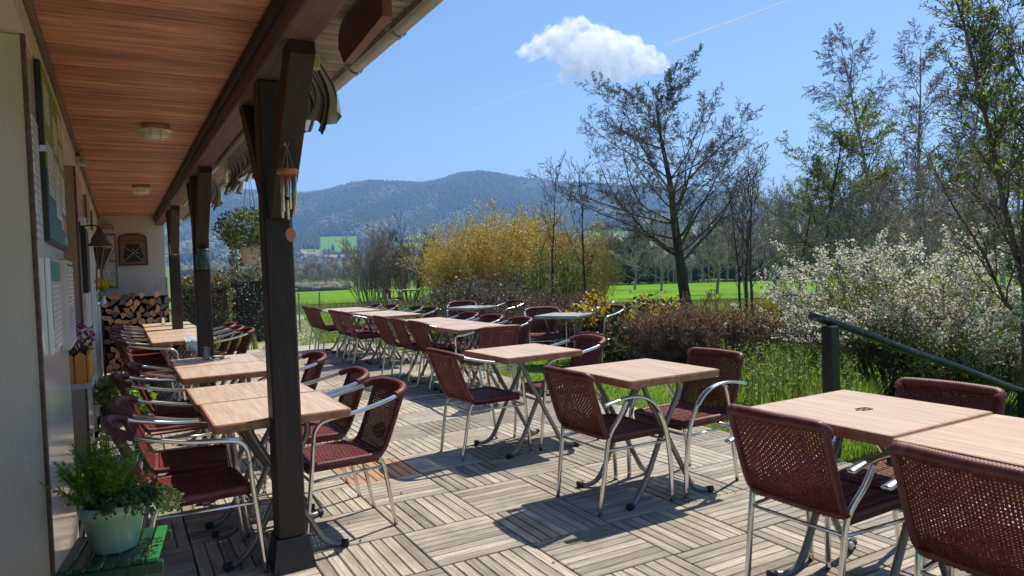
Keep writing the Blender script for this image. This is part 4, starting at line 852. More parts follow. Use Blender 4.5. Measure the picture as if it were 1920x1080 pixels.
# table things
t = thing('drinking_glass', 'clear drinking glass on the second porch table', 'glass', (0.60, 6.33, 0.7135)); b = MB(); b.lathe([(0, 0), (0.026, 0), (0.032, 0.11), (0.030, 0.11), (0.025, 0.006), (0, 0.006)], 18); b.obj('bowl', glass, t, True)
t = thing('ashtray', 'clear glass ashtray beside the drinking glass', 'ashtray', (0.69, 6.33, 0.7135)); b = MB(); b.lathe([(0, 0), (0.05, 0), (0.055, 0.028), (0.048, 0.028), (0.044, 0.008), (0, 0.008)], 18); b.obj('dish', glass, t, True)
t = thing('drinking_glass', 'clear tumbler on the last porch table before the firewood', 'glass', (0.55, 11.7, 0.7135)); b = MB(); b.lathe([(0, 0), (0.03, 0), (0.036, 0.10), (0.034, 0.10), (0.029, 0.006), (0, 0.006)], 16); b.obj('bowl', glass, t, True)
b = MB(); b.add([(0.60, 8.9, 0.7145), (0.85, 8.9, 0.7145), (0.86, 8.505, 0.7145), (0.60, 8.505, 0.7145), (0.605, 8.492, 0.70), (0.855, 8.49, 0.70), (0.615, 8.485, 0.60), (0.85, 8.482, 0.585)], [(0, 1, 2, 3), (3, 2, 5, 4), (4, 5, 7, 6)])
o = b.obj('table_cloth', flat('blue_white_print', (0.18, 0.30, 0.36), (0.62, 0.66, 0.66), scale=22, contrast=(0.46, 0.54)), label='blue and white patterned cloth hanging over the near edge of a far porch table', cat='cloth')
# small slatted table with oval tray, pots by the wall
t = thing('side_table', 'little pale slatted side table beside the wall, under the turquoise tray', 'side table', (-0.06, 8.25, 0))
for k in range(5): bx('slat', flat('pale_painted_wood', (0.55, 0.53, 0.45)), t, -0.13, 0.15, -0.17 + k * 0.07, -0.115 + k * 0.07, 0.40, 0.415)
for sx_ in (-0.12, 0.12):
    for sy_ in (-0.15, 0.15): bx('leg', M['tube'], t, sx_ - 0.012, sx_ + 0.012, sy_ - 0.012, sy_ + 0.012, 0, 0.3995)
t = thing('tray', 'oval turquoise tray on the little side table', 'tray', (-0.04, 8.25, 0.416)); b = MB(); oval(b, [(0, 0.0), (0.13, 0.0), (0.145, 0.02), (0.14, 0.02), (0.125, 0.006), (0, 0.006)]); b.obj('dish', flat('turquoise_enamel', (0.12, 0.34, 0.35), (0.17, 0.40, 0.40), rough=0.3), t, True)
def potplant(x, y, r, h, pw, lm, n, ls, lab, pm):
    t = thing('potted_plant', lab, 'plant', (x, y, 0)); b = MB(); b.lathe([(0, 0), (pw * 0.75, 0), (pw, h * 0.45), (pw * 0.94, h * 0.45), (pw * 0.9, h * 0.4), (0, h * 0.4)], 20); b.obj('pot', pm, t, True)
    new_obj('foliage', leaves_mesh('foliage', cluster(n, r, r, h * 0.35, (0, 0, h * 0.75)), ls, lm, rng, 0.6), t)
potplant(-0.10, 7.75, 0.17, 0.45, 0.11, M['lf_olive'], 420, 0.06, 'dark leaved potted plant on the deck against the wall', M['black']); potplant(0.09, 7.35, 0.16, 0.40, 0.10, M['lf_fresh'], 420, 0.05, 'lime green potted plant beside the dark leaved one', M['black'])
bx('door_mat', flat('speckled_mat', (0.03, 0.03, 0.03), (0.55, 0.55, 0.55), scale=55, contrast=(0.5, 0.56), bump=0.8), None, -0.24, 0.10, 5.9, 6.7, 0.002, 0.02, label='black and white speckled door mat by the wall', cat='door mat')
# end wall: rack, pots, billiards sign
t = thing('wire_rack', 'black wire scroll shelf on the end wall, left of the billiards sign', 'shelf', (-0.13, 13.5, 1.28)); b = MB()
for z in (0, 0.43, 0.87):
    b.tube([(-0.11, -0.12, z), (0.11, -0.12, z), (0.11, 0.09, z), (-0.11, 0.09, z), (-0.11, -0.12, z)], 0.005, 5)
    for k in range(1, 6): b.tube([(-0.11 + k * 0.0367, -0.12, z), (-0.11 + k * 0.0367, 0.09, z)], 0.0025, 4)
for x in (-0.11, 0.11): b.tube([(x, 0.09, -0.03), (x, 0.09, 0.9)], 0.005, 5); b.tube([(x, -0.12, -0.02), (x, -0.12, 0.87)], 0.004, 5)
for z in (0.2, 0.62): 
    for s in (-1, 1): b.tube([(s * (0.05 - 0.006 * k) * math.cos(k * 0.6) + s * 0.05, -0.118, z + (0.06 - 0.006 * k) * math.sin(k * 0.6)) for k in range(9)], 0.003, 4)
b.obj('wire_frame', M['black'], t)
def pot(x, z, r, h, mt, lab, nm='flower_pot'):
    t = thing(nm, lab, 'pot', (x, 13.47, z)); b = MB(); b.lathe([(0, 0), (r * 0.72, 0), (r, h), (r * 0.9, h), (r * 0.85, h * 0.8), (0, h * 0.8)], 18); b.obj('pot', mt, t, True); return t
pot(-0.14, 1.287, 0.07, 0.11, flat('lime_glaze', (0.36, 0.52, 0.03), rough=0.3), 'lime green pot on the lowest shelf of the wire rack'); pot(-0.15, 1.717, 0.075, 0.12, flat('lavender_glaze', (0.20, 0.14, 0.30), rough=0.4), 'lavender pot on the middle shelf of the wire rack')
t = thing('basket', 'pale basket with a round handle on top of the wire rack', 'basket', (-0.12, 13.47, 2.157)); bx('body', flat('pale_basket', (0.50, 0.40, 0.32), (0.60, 0.5, 0.42), scale=30), t, -0.09, 0.09, -0.07, 0.07, 0, 0.09, 0.012); b = MB(); b.tube([(0.085 * math.cos(a), 0, 0.09 + 0.07 * math.sin(a)) for a in np.linspace(0, PI, 12)], 0.006, 6); b.obj('handle', M['twig_brown'], t)
t = thing('billiards_sign', 'arched wooden billiards club sign with crossed cues on the end wall', 'sign', (0.235, 13.595, 1.635)); W_, H_ = 0.215, 0.47
def arch(w, h, rise, y0, y1, n=12): 
    return [(-w, 0, 0), (w, 0, 0)] + [(w * math.cos(a), 0, h + rise * math.sin(a)) for a in np.linspace(0, PI, n)], 
A_ = lambda w, h, rise, z0=0: [(-w, 0, z0), (w, 0, z0)] + [(w * math.cos(a), 0, h + rise * math.sin(a)) for a in np.linspace(0.0, PI, 13)]
b = MB(); b.prism(A_(0.215, 0.45, 0.085), (0, -0.03, 0)); b.obj('frame', M['black'], t)
b = MB(); b.prism([(x, -0.0305, z) for x, _, z in A_(0.195, 0.442, 0.072, 0.02)], (0, -0.006, 0)); b.obj('panel', flat('carved_orange_wood', (0.20, 0.075, 0.03), (0.33, 0.14, 0.06), scale=5, stretch=(1, 1, 5)), t)
b = MB(); b.prism([(-0.12, -0.037, 0.06), (0.12, -0.037, 0.06), (0.145, -0.037, 0.13), (0.12, -0.037, 0.33), (0.08, -0.037, 0.355), (-0.08, -0.037, 0.355), (-0.12, -0.037, 0.33), (-0.145, -0.037, 0.13)], (0, -0.004, 0)); b.obj('table_relief', flat('dark_olive_relief', (0.022, 0.022, 0.015)), t)
for s in (-1, 1): b = MB(); b.tube([(-s * 0.155, -0.047, 0.345), (s * 0.13, -0.047, 0.085)], [0.003, 0.0055], 6); b.obj('cue', flat('pale_cue', (0.55, 0.50, 0.40)), t)
for x, z, c in ((-0.06, 0.205, 'flower_p'), (0.06, 0.21, 'gutter'), (0.0, 0.26, 'gutter')): b = MB(); b.lathe([(0.0, -0.016), (0.011, -0.011), (0.016, 0), (0.011, 0.011), (0, 0.016)], 12, (x, -0.052, z)); b.obj('ball', M[c], t, True)
def text(body, size, loc, parent, mt, name='lettering', ext=0.0015, rot=(PI / 2, 0, 0), sx=1.0):
    c = bpy.data.curves.new(name, 'FONT'); c.body = body; c.size = size; c.extrude = ext; c.align_x = 'CENTER'; c.resolution_u = 2
    tmp = bpy.data.objects.new('tmp_text', c); COL.objects.link(tmp); dg = bpy.context.evaluated_depsgraph_get(); me = bpy.data.meshes.new_from_object(tmp.evaluated_get(dg)); bpy.data.objects.remove(tmp); me.materials.clear(); me.materials.append(mt)
    return new_obj(name, me, parent, loc, rot, scale=(sx, 1, 1))
text('BILLIARDS CLUB', 0.052, (0, -0.038, 0.395), t, M['black'], sx=0.95)
# firewood
cut = flat('cut_wood_face', (0.56, 0.27, 0.12), (0.76, 0.45, 0.24), scale=14, rnd=0.3); cutg = flat('grey_cut_face', (0.13, 0.11, 0.10), (0.20, 0.17, 0.15), scale=12, rnd=0.3); brk = flat('log_bark', (0.05, 0.035, 0.028), (0.12, 0.085, 0.07), scale=12, bump=0.5)
log_me = []
rl = random.Random(3)
for v in range(9):
    kind = v % 3; r = 0.062
    if kind == 0: pl = [(0, -r * 0.8)] + [(r * 1.15 * math.sin(a), r * 1.25 * math.cos(a) - 0.02) for a in np.linspace(-0.75, 0.75, 5)]
    elif kind == 1: pl = [(-r * 1.05, -0.01), (r * 1.05, -0.02)] + [(r * math.cos(a), r * 0.85 * math.sin(a)) for a in np.linspace(0.2, PI - 0.2, 6)]
    else: pl = [(r * 0.85 * math.cos(a), r * 0.85 * math.sin(a)) for a in np.linspace(0, 2 * PI, 9)[:-1]]
    pl = [(x * rl.uniform(0.88, 1.12), z * rl.uniform(0.88, 1.12)) for x, z in pl]; n = len(pl)
    me = bpy.data.meshes.new('log'); me.from_pydata([(x, 0, z) for x, z in pl] + [(x * 0.96, 0.33, z * 0.96) for x, z in pl], [], [tuple(range(n)), tuple(range(n, 2 * n))[::-1]] + [(i, n + i, n + (i + 1) % n, (i + 1) % n) for i in range(n)])
    me.materials.append(cut if v % 4 else cutg); me.materials.append(brk); me.polygons.foreach_set('material_index', [0, 0] + [1] * n); me.update(); log_me.append(me)
gl = 'split firewood logs stacked at the end wall'
for row in range(12):
    off = 0.055 if row % 2 else 0.0
    for k in range(9):
        x = -0.185 + off + k * 0.106 + rl.uniform(-0.01, 0.01); z = 0.055 + row * 0.098 + rl.uniform(-0.012, 0.012)
        top = 1.22 - 0.12 * max(0, (x - 0.15) / 0.6) - (0.06 if k in (1, 5) else 0)
        if x > 0.70 or z > top: continue
        new_obj('firewood_log', rl.choice(log_me), None, (x, 12.55 + rl.uniform(-0.035, 0.03), z), (rl.uniform(-0.03, 0.03), rl.uniform(0, 2 * PI), rl.uniform(-0.06, 0.06)), label='split log in the firewood stack against the end wall', cat='firewood', group=gl, scale=rl.uniform(0.92, 1.08))
bx('firewood_backing', M['under'], None, -0.24, 0.70, 12.93, 13.4, 0.0, 1.12, label='plain dark block behind the front layer of the firewood stack', cat='firewood')  # plain near-black block closing the back of the stack
# handrail of the garden steps
t = thing('handrail', 'chipped dark navy handrail on a square post, sloping down the garden steps', 'handrail', (4.37, 3.30, 0))
bx('post', M['navy_plain'], t, -0.044, 0.044, -0.044, 0.044, -0.1, 0.895, 0.006); b = MB(); P_ = [(-0.17, 0.03, 0.962 + 0.012)]; 
P_ = [(x, 0.03 - 0.02 * x, 0.935 - 0.315 * x + 0.006 * math.sin(x * 5)) for x in np.linspace(-0.15, 2.75, 22)]; b.tube(P_, 0.030, 10); b.obj('rail', M['navy'], t, True); bx('post', M['navy_plain'], t, 2.5, 2.6, -0.08, 0.02, -0.9, 0.13, 0.006)

# ------------------------------------------------------------------ vegetation
def grow(rn, p, d, Ln, r, lev, P, out, tips):
    n = P['n'][lev]; st = Ln / n; wig = P['wig'][lev]; up = P['up'][lev]; ml = len(P['n']) - 1; tp = P.get('taper', 0.25)
    for i in range(n):
        d = Vector((d.x + rn.gauss(0, wig), d.y + rn.gauss(0, wig), d.z + rn.gauss(0, wig) + up)).normalized()
        q = p + d * st; r0 = r * (1 - (1 - tp) * i / n); r1 = r * (1 - (1 - tp) * (i + 1) / n); out.append((p.x, p.y, p.z, q.x, q.y, q.z, r0, r1, lev))
        t = (i + 1) / n
        if lev < ml and t >= P['start'][lev]:
            c = P['kids'][lev]; c = int(c) + (rn.random() < c - int(c))
            for _ in range(c):
                a = math.radians(rn.uniform(*P['ang'][lev])); ax = d.orthogonal(); ax.rotate(Matrix.Rotation(rn.uniform(0, 2 * PI), 3, d)); cd_ = d * math.cos(a) + ax.normalized() * math.sin(a)
                shape = P['shape'](t) if lev == 0 and 'shape' in P else (1 - 0.5 * t)
                grow(rn, q, cd_, Ln * P['lr'][lev] * shape * rn.uniform(0.7, 1.15), max(r1 * P.get('rr', 0.55), 0.002), lev + 1, P, out, tips)
        p = q
    tips.append((p.x, p.y, p.z))
def sample(out, lev, n, rng, jit=0.02):
    S = np.array([s for s in out if s[8] >= lev]); i = rng.integers(0, len(S), n); f = rng.uniform(size=(n, 1)); return S[i, 0:3] * (1 - f) + S[i, 3:6] * f + rng.normal(0, jit, (n, 3))
def place(px, d, dz=0.0):
    x, y = bear(px, d); return (x, y, T(x, y) + dz)
def plant(name, label, cat, loc, out, bark, leaves=(), group=None, sides=4, split=None, rot=0.0, rmin=0.0, limb=None):
    """thing > trunk, branches, foliage"""
    t = thing(name, label, cat, loc, rot, group); S = np.array(out); S[:, 6:8] = np.maximum(S[:, 6:8], rmin)
    if split is not None:
        new_obj('trunk', segs_mesh('trunk', S[S[:, 8] <= split][:, :8], bark, 7), t); S = S[S[:, 8] > split]; 
    if len(S): new_obj('branches', segs_mesh('branches', S[:, :8], limb if limb else bark if split is not None and bark is not M['birch'] else (M['twig_brown'] if bark is M['birch'] else bark), sides), t)
    for nm, mt, size, cnt, lev, asp, jit in leaves:
        new_obj(nm, leaves_mesh(nm, sample(out, lev, cnt, rng, jit), size, mt, rng, asp), t)
    return t
def dup(root, loc, rot, label, scale=1.0, name=None):
    r = root.copy(); COL.objects.link(r); r.location = loc; r.rotation_euler = (0, 0, rot); r.scale = (scale,) * 3 if not hasattr(scale, '__len__') else scale; r['label'] = label
    for ch in list(root.children):
        c = ch.copy(); COL.objects.link(c); c.parent = r
    return r
rn = random.Random(21)
# the big bare tree in mid garden
P = dict(n=[14, 9, 6, 4, 2], wig=[0.03, 0.08, 0.15, 0.2, 0.25], up=[0.004, 0.075, 0.04, 0.02, 0.02], start=[0.26, 0.2, 0.2, 0.25], kids=[3.0, 1.8, 1.7, 1.6], ang=[(42, 74), (25, 50), (25, 60), (25, 60)], lr=[0.60, 0.40, 0.42, 0.5], shape=lambda t: 1.0 - 0.62 * max(0.0, t - 0.45) / 0.55, taper=0.12, rr=0.42)
rn_ = rn; rn = random.Random(5); out = []; tips = []; grow(rn, Vector((0, 0, -0.1)), Vector((-0.05, 0.01, 1)), 8.2, 0.20, 0, P, out, tips)
out.append((-0.02, 0, -0.15, -0.04, 0, 0.25, 0.34, 0.21, 0))
for dx, dy, dz, ln in ((-0.9, 0.5, 0.75, 4.2), (-0.9, 0.45, 0.5, 3.0), (0.8, -0.4, 0.6, 3.0)): grow(rn, Vector((-0.05, 0, 2.0)), Vector((dx, dy, dz)).normalized(), ln, 0.085, 1, P, out, tips)
plant('oak_tree', 'tall nearly bare spreading tree with small buds, standing alone in mid garden', 'tree', place(1286, 27, 0.0), out, M['bark_dark'], [('buds', M['lf_bud'], 0.05, 2000, 3, 0.55, 0.02)], split=0, sides=3, rmin=0.0055, limb=M['bark']).scale = (1.16, 1.16, 0.95)
rn = rn_
# saplings
P = dict(n=[9, 5, 3], wig=[0.03, 0.08, 0.12], up=[0.02, 0.10, 0.06], start=[0.25, 0.2], kids=[1.8, 1.2], ang=[(22, 42), (20, 45)], lr=[0.36, 0.4], taper=0.1, rr=0.45)
out = []; grow(rn, Vector((0, 0, -0.1)), Vector((0.02, 0, 1)), 3.6, 0.035, 0, P, out, tips)
sap = plant('bare_sapling', 'tall thin bare sapling rising above the middle of the yellow shrubs', 'tree', place(1036, 16.5), out, M['bark_dark'], split=0, rmin=0.005, group='bare saplings in the garden')
dup(sap, place(1100, 14.5), 1.0, 'bare sapling rising at the right end of the yellow shrubs', (0.9, 0.9, 0.92)); dup(sap, place(762, 31), 2.0, 'bare sapling above the leafless shrubs left of the yellow ones', 1.0)
for px, dd, s_, lab in [(1385, 17.5, 1.15, 'left stem of the three slim bare trees beside the yellow bush'), (1398, 16.8, 1.3, 'middle stem of the three slim bare trees beside the yellow bush'), (1413, 17.2, 1.2, 'right stem of the three slim bare trees beside the yellow bush')]:
    dup(sap, place(px, dd), rn.uniform(0, 6), lab, (s_ * 1.1, s_ * 1.1, s_ * 0.86))
# shrubs
def shrub(w_, h, ns, P, spread=0.5, r=0.014, lean=(0, 0)):
    out = []; tips = []
    for i in range(ns):
        a = rn.uniform(0, 2 * PI); e = rn.uniform(0, 1) ** 0.6; d = Vector((math.cos(a) * e * spread + lean[0], math.sin(a) * e * spread + lean[1], 1)).normalized(); p = Vector((math.cos(a) * e * w_ * 0.32, math.sin(a) * e * w_ * 0.32, -0.08))
        grow(rn, p, d, h * rn.uniform(0.7, 1.12) * (1 - 0.22 * e) / max(d.z, 0.6), r, 0, P, out, tips)
    return out
PS = dict(n=[6, 4, 3], wig=[0.09, 0.14, 0.18], up=[0.03, 0.05, 0.03], start=[0.2, 0.25], kids=[2.0, 1.5], ang=[(20, 50), (20, 55)], lr=[0.42, 0.45], taper=0.2, rr=0.6)
gy = 'yellow twigged shrubs in mid garden'
yel = []
for px, d, w_, h, lab in [(862, 24.3, 1.6, 2.5, 'leftmost of the golden yellow shrubs in mid garden'), (948, 24.0, 2.1, 2.95, 'golden yellow shrub second from the left, behind the dark rounded shrub'), (1030, 23.6, 1.9, 2.8, 'golden yellow shrub third from the left, tinged green at its foot')]:
    out = shrub(w_, h, 74, PS, 0.62, 0.016)
    yel.append(plant('golden_shrub', lab, 'shrub', place(px, d), out, M['twig_yellow'], [('foliage', M['lf_yellow'], 0.058, 7600, 1, 0.5, 0.04), ('lower_leaves', M['lf_bud'], 0.06, 1800, 0, 0.6, 0.05), ('green_leaves', M['lf_fresh'], 0.05, 900, 1, 0.5, 0.05)], group=gy, sides=3, rmin=0.005))
dup(yel[1], place(1098, 23.5), 2.2, 'rightmost of the golden yellow shrubs, next to the green field', (0.66, 0.66, 0.82)); dup(yel[0], place(905, 27), 1.0, 'golden yellow shrub standing behind the two left ones', (1.1, 1.1, 1.05)); dup(yel[2], place(992, 27), 4.0, 'tallest golden shrub, behind the middle of the row', (1.05, 1.05, 1.12))
out = shrub(1.3, 1.75, 46, PS, 0.55); plant('budding_shrub', 'fresh green budding shrub in front of the golden ones', 'shrub', place(1035, 17.5), out, M['twig_brown'], [('foliage', M['lf_fresh'], 0.045, 5200, 1, 0.6, 0.04)], sides=3, rmin=0.004)
PB = dict(n=[7, 4, 3], wig=[0.06, 0.10, 0.14], up=[0.03, 0.09, 0.06], start=[0.25, 0.2], kids=[1.8, 1.5], ang=[(15, 40), (20, 45)], lr=[0.45, 0.45], taper=0.15, rr=0.6)
out = shrub(1.0, 2.3, 26, PB, 0.45, 0.018); bs1 = plant('leafless_shrub', 'leafless grey shrub at the left of the golden ones, nearest the wood', 'shrub', place(692, 28), out, M['twig_grey'], [('dry_leaves', M['lf_olive'], 0.06, 500, 0, 0.5, 0.05)], group='leafless shrubs in the garden', sides=3, rmin=0.006)
out = shrub(0.9, 2.7, 22, PB, 0.5, 0.022); bs2 = plant('leafless_shrub', 'tallest leafless shrub, behind the lone table on the lawn', 'shrub', place(768, 30), out, M['twig_brown'], group='leafless shrubs in the garden', sides=3, rmin=0.007)
bs1.scale = (1.15,) * 3; bs2.scale = (1.1,) * 3; dup(bs1, place(732, 29), 2.0, 'leafless grey shrub in the middle of the three left of the golden ones', (1.2, 1.2, 1.3)); dup(bs2, place(824, 30), 1.3, 'low leafless shrub just left of the golden ones', 0.9)
# low shrubs behind the tables
PC = dict(n=[5, 4, 3], wig=[0.16, 0.22, 0.28], up=[-0.03, 0.0, 0.0], start=[0.15, 0.2], kids=[2.4, 1.8], ang=[(25, 65), (25, 70)], lr=[0.5, 0.5], taper=0.3, rr=0.6)
out = shrub(1.3, 1.12, 95, PC, 1.0, 0.010); plant('rounded_shrub', 'dark rounded cotoneaster with highlights coloured into its tips behind the farther grey table', 'shrub', place(905, 15.2), out, M['twig_brown'], [('foliage', M['lf_dark'], 0.045, 6500, 0, 0.6, 0.05), ('highlight_tips', M['lf_silver'], 0.042, 6000, 2, 0.6, 0.04)], sides=3, rmin=0.004)  # pale tip leaves carry the highlights as colour
PD = dict(n=[5, 4, 3], wig=[0.14, 0.2, 0.25], up=[0.0, 0.02, 0.02], start=[0.15, 0.15], kids=[2.6, 1.9], ang=[(25, 60), (25, 65)], lr=[0.5, 0.5], taper=0.3, rr=0.6)
gh = 'rusty brown hedge shrubs behind the grey tables'
out = shrub(1.2, 0.80, 52, PD, 0.85, 0.010); hb = plant('brown_shrub', 'rusty brown twiggy shrub behind the nearer grey table, leftmost of the row', 'shrub', place(985, 12.8), out, M['twig_brown'], [('foliage', M['lf_brown'], 0.035, 3600, 1, 0.55, 0.04)], group=gh, sides=3, rmin=0.004)
dup(hb, place(1050, 12.0), 1.4, 'rusty brown shrub in the middle of the row, directly behind the grey table', (1.0, 1.0, 1.06)); dup(hb, place(1105, 11.8), 3.4, 'rusty brown shrub at the right of the row, touching the flowering mahonia', 0.95); dup(hb, place(1010, 14.0), 5.0, 'rusty brown shrub in the second line, below the golden shrubs', (1.1, 1.1, 0.95)); dup(hb, place(1080, 14.0), 0.5, 'rusty brown shrub at the back, at the foot of the bare sapling', 1.0)
out = shrub(1.25, 0.98, 74, PD, 0.8, 0.012); bb = plant('bramble_shrub', 'dense purple brown bush behind the centre table, with rusty top', 'shrub', place(1335, 8.9), out, M['twig_brown'], [('foliage', M['lf_brown'], 0.028, 3000, 2, 0.55, 0.03), ('green_tips', M['lf_olive'], 0.03, 800, 2, 0.6, 0.04)], sides=3, rmin=0.0042, group='brown bushes behind the centre table')
new_obj('rusty_tips', leaves_mesh('rusty_tips', sample([s for s in out if s[5] > 0.72], 1, 3600, rng, 0.02), 0.032, leafmat('rusty_orange_tips', (0.30, 0.17, 0.08), (0.44, 0.29, 0.14), tl=0.4), rng, 0.5), bb)
bb.scale = (0.70, 0.70, 0.88); dup(bb, place(1252, 9.2), 2.1, 'left half of the purple brown bush, beside the mahonia', (0.66, 0.66, 0.82))
def mahonia(px, d, h, w_, lab, fl):
    out = shrub(w_, h, 16, dict(n=[6, 3], wig=[0.05, 0.1], up=[0.04, 0.03], start=[0.3], kids=[1.2], ang=[(20, 45)], lr=[0.3], taper=0.4), 0.5, 0.014)
    t = plant('mahonia', lab, 'shrub', place(px, d), out, M['bark_dark'], [('foliage', M['lf_dark'], 0.085, 900, 0, 0.55, 0.09), ('sheen_leaves', M['lf_silver'], 0.08, 200, 0, 0.55, 0.10)])  # leaf sheen put in as some paler grey leaves
    hh_ = [s for s in out if s[5] > h * 0.62]; new_obj('flowers', leaves_mesh('flowers', sample(hh_, 0, fl * 3, rng, 0.05), 0.045, M['flower_y'], rng, 0.9), t); new_obj('red_leaves', leaves_mesh('red_leaves', sample(hh_, 0, 70, rng, 0.07), 0.07, M['lf_red'], rng, 0.5), t); return t
mahonia(1132, 10.6, 0.98, 0.6, 'mahonia with yellow flower clusters and glossy leaves at the right of the brown hedge', 260); mahonia(1238, 11.0, 0.92, 0.35, 'mahonia with the brightest yellow flowers, behind the purple brown bush', 260)
mahonia(1172, 10.0, 0.60, 0.5, 'low glossy dark shrub between the lawn chair and the brown bush', 20); mahonia(1395, 10.8, 0.72, 0.3, 'small mahonia tipped orange by the slim bare trees', 60)
out = shrub(1.0, 0.95, 40, PS, 0.6); plant('yellow_bush', 'small yellow green bush beyond the three slim bare trees', 'shrub', place(1442, 17.5), out, M['twig_yellow'], [('foliage', leafmat('yellow_green_leaves', (0.33, 0.31, 0.04), (0.47, 0.42, 0.07)), 0.045, 3600, 1, 0.5, 0.03)], sides=3, rmin=0.004)
# the white flowering spiraea
PW = dict(n=[7, 5, 3], wig=[0.10, 0.16, 0.2], up=[-0.015, -0.03, -0.02], start=[0.25, 0.15], kids=[1.9, 2.0], ang=[(20, 50), (25, 60)], lr=[0.42, 0.42], taper=0.2, rr=0.55)
out = shrub(1.7, 1.80, 92, PW, 0.72, 0.012)
hi = [s for s in out if s[8] > 0 and s[2] > 0.60 + 0.55 * rn.random() and mnoise.noise(Vector((s[0] * 2.6, s[1] * 2.6, s[2] * 2.6))) > -0.22 + 0.35 * (1.3 - s[2])]; t = plant('white_spiraea', 'large bush covered in white blossom sprays behind the handrail', 'shrub', place(1690, 8.6), out, M['twig_brown'], [('leaves', M['lf_fresh'], 0.042, 14000, 1, 0.5, 0.03), ('dark_leaves', M['lf_olive'], 0.036, 3600, 0, 0.5, 0.05)], sides=3, rmin=0.003, group='white blossoming bushes behind the handrail')
new_obj('blossom', leaves_mesh('blossom', sample(hi, 1, 29000, rng, 0.016), 0.027, M['lf_white'], rng, 0.95), t)
dup(t, place(1835, 8.2), 2.5, 'white blossoming bush at the right, partly under the leafy tree', (0.70, 0.70, 0.66)); dup(t, place(1600, 14.0), 4.2, 'white blossoming bush farthest left, trailing toward the gravel path', (0.55, 0.55, 0.70))
# leafy tree at the right edge
P = dict(n=[10, 8, 5, 3], wig=[0.03, 0.09, 0.15, 0.2], up=[0.03, 0.055, 0.03, 0.0], start=[0.26, 0.12, 0.2], kids=[2.8, 1.7, 1.8], ang=[(28, 62), (25, 55), (25, 60)], lr=[0.34, 0.45, 0.45], shape=lambda t: 1.1 - 0.45 * t, taper=0.25, rr=0.5)
out = []; grow(rn, Vector((0, 0, -0.5)), Vector((-0.03, 0, 1)), 5.2, 0.058, 0, P, out, tips); grow(rn, Vector((-0.02, 0, 1.0)), Vector((0.3, -0.1, 1)).normalized(), 3.6, 0.036, 0, P, out, tips); grow(rn, Vector((0, 0, 1.25)), Vector((-0.26, 0.1, 1)).normalized(), 3.1, 0.034, 0, P, out, tips)
plant('leafing_tree', 'small tree coming into fresh green leaf at the right edge of the photo', 'tree', place(1928, 6.9), out, M['bark'], [('foliage', M['lf_fresh'], 0.046, 7500, 2, 0.5, 0.02), ('dark_foliage', M['lf_olive'], 0.042, 1600, 2, 0.5, 0.02), ('orange_leaves', M['lf_red'], 0.045, 200, 2, 0.5, 0.02)], split=0, sides=3, rmin=0.003, limb=M['twig_brown'])
# birches, leafy tree, leafless trees behind
P = dict(n=[16, 7, 5, 4], wig=[0.025, 0.08, 0.12, 0.10], up=[0.01, 0.05, -0.05, -0.16], start=[0.22, 0.2, 0.2], kids=[2.8, 1.9, 2.0], ang=[(32, 60), (25, 50), (25, 60)], lr=[0.27, 0.42, 0.55], shape=lambda t: 1.25 - 0.85 * t, taper=0.1, rr=0.38)
out = []; grow(rn, Vector((0, 0, -0.2)), Vector((0.01, 0, 1)), 11.8, 0.15, 0, P, out, tips); bi = plant('birch_tree', 'tall bare birch with pale trunk and drooping twigs behind the white bush', 'tree', place(1650, 32), out, M['birch'], split=0, sides=3, rmin=0.009, group='bare birches behind the white bush')
dup(bi, place(1722, 35), 2.2, 'second bare birch, just right of the tallest one', (1.0, 1.0, 1.0)); dup(bi, place(1800, 38), 4.0, 'third bare birch, half hidden by the leafy tree', (1.05, 1.05, 1.12)); dup(bi, place(1880, 40), 5.2, 'bare birch at the far right behind the leafy tree', (1.0, 1.0, 1.2))
P = dict(n=[10, 7, 5, 3], wig=[0.05, 0.1, 0.15, 0.2], up=[0.02, 0.08, 0.04, 0.0], start=[0.18, 0.2, 0.2], kids=[2.6, 1.7, 1.8], ang=[(30, 62), (25, 55), (25, 60)], lr=[0.48, 0.45, 0.45], shape=lambda t: 1.2 - 0.6 * t, taper=0.15, rr=0.45)
out = []; grow(rn, Vector((0, 0, -0.2)), Vector((0, 0, 1)), 6.9, 0.14, 0, P, out, tips)
lt_ = plant('budding_tree', 'round tree with fresh olive green leaves left of the birches', 'tree', place(1548, 31), out, M['bark_dark'], [('foliage', leafmat('spring_olive_leaves', (0.22, 0.27, 0.05), (0.36, 0.40, 0.10), tl=0.45), 0.10, 7000, 2, 0.6, 0.05)], split=0, sides=3, rmin=0.007, group='olive green trees behind the garden')
dup(lt_, place(1500, 38), 1.2, 'smaller olive green tree to the left of the round one', (0.9, 0.9, 0.78)); dup(lt_, place(1605, 36), 3.2, 'olive green tree between the round one and the tallest birch', (0.95, 0.95, 0.85))
out = []; grow(rn, Vector((0, 0, -0.2)), Vector((0, 0, 1)), 5.6, 0.11, 0, P, out, tips)
g_t = 'leafless grey trees behind the garden'
bt = plant('bare_tree', 'leafless grey tree right of the big spreading one', 'tree', place(1400, 34), out, M['twig_grey'], split=0, sides=3, rmin=0.008, group=g_t)
gl_ = [(1345, 44, 0.85), (1455, 42, 1.0), (1500, 30, 0.72), (1535, 44, 1.05), (1580, 27, 0.68), (1625, 42, 1.1), (1665, 27, 0.72), (1700, 36, 1.0), (1735, 24, 0.72), (1770, 30, 0.9), (1815, 26, 0.85), (1860, 32, 1.05), (1900, 24, 0.85), (1240, 60, 1.0), (1190, 70, 1.0)]
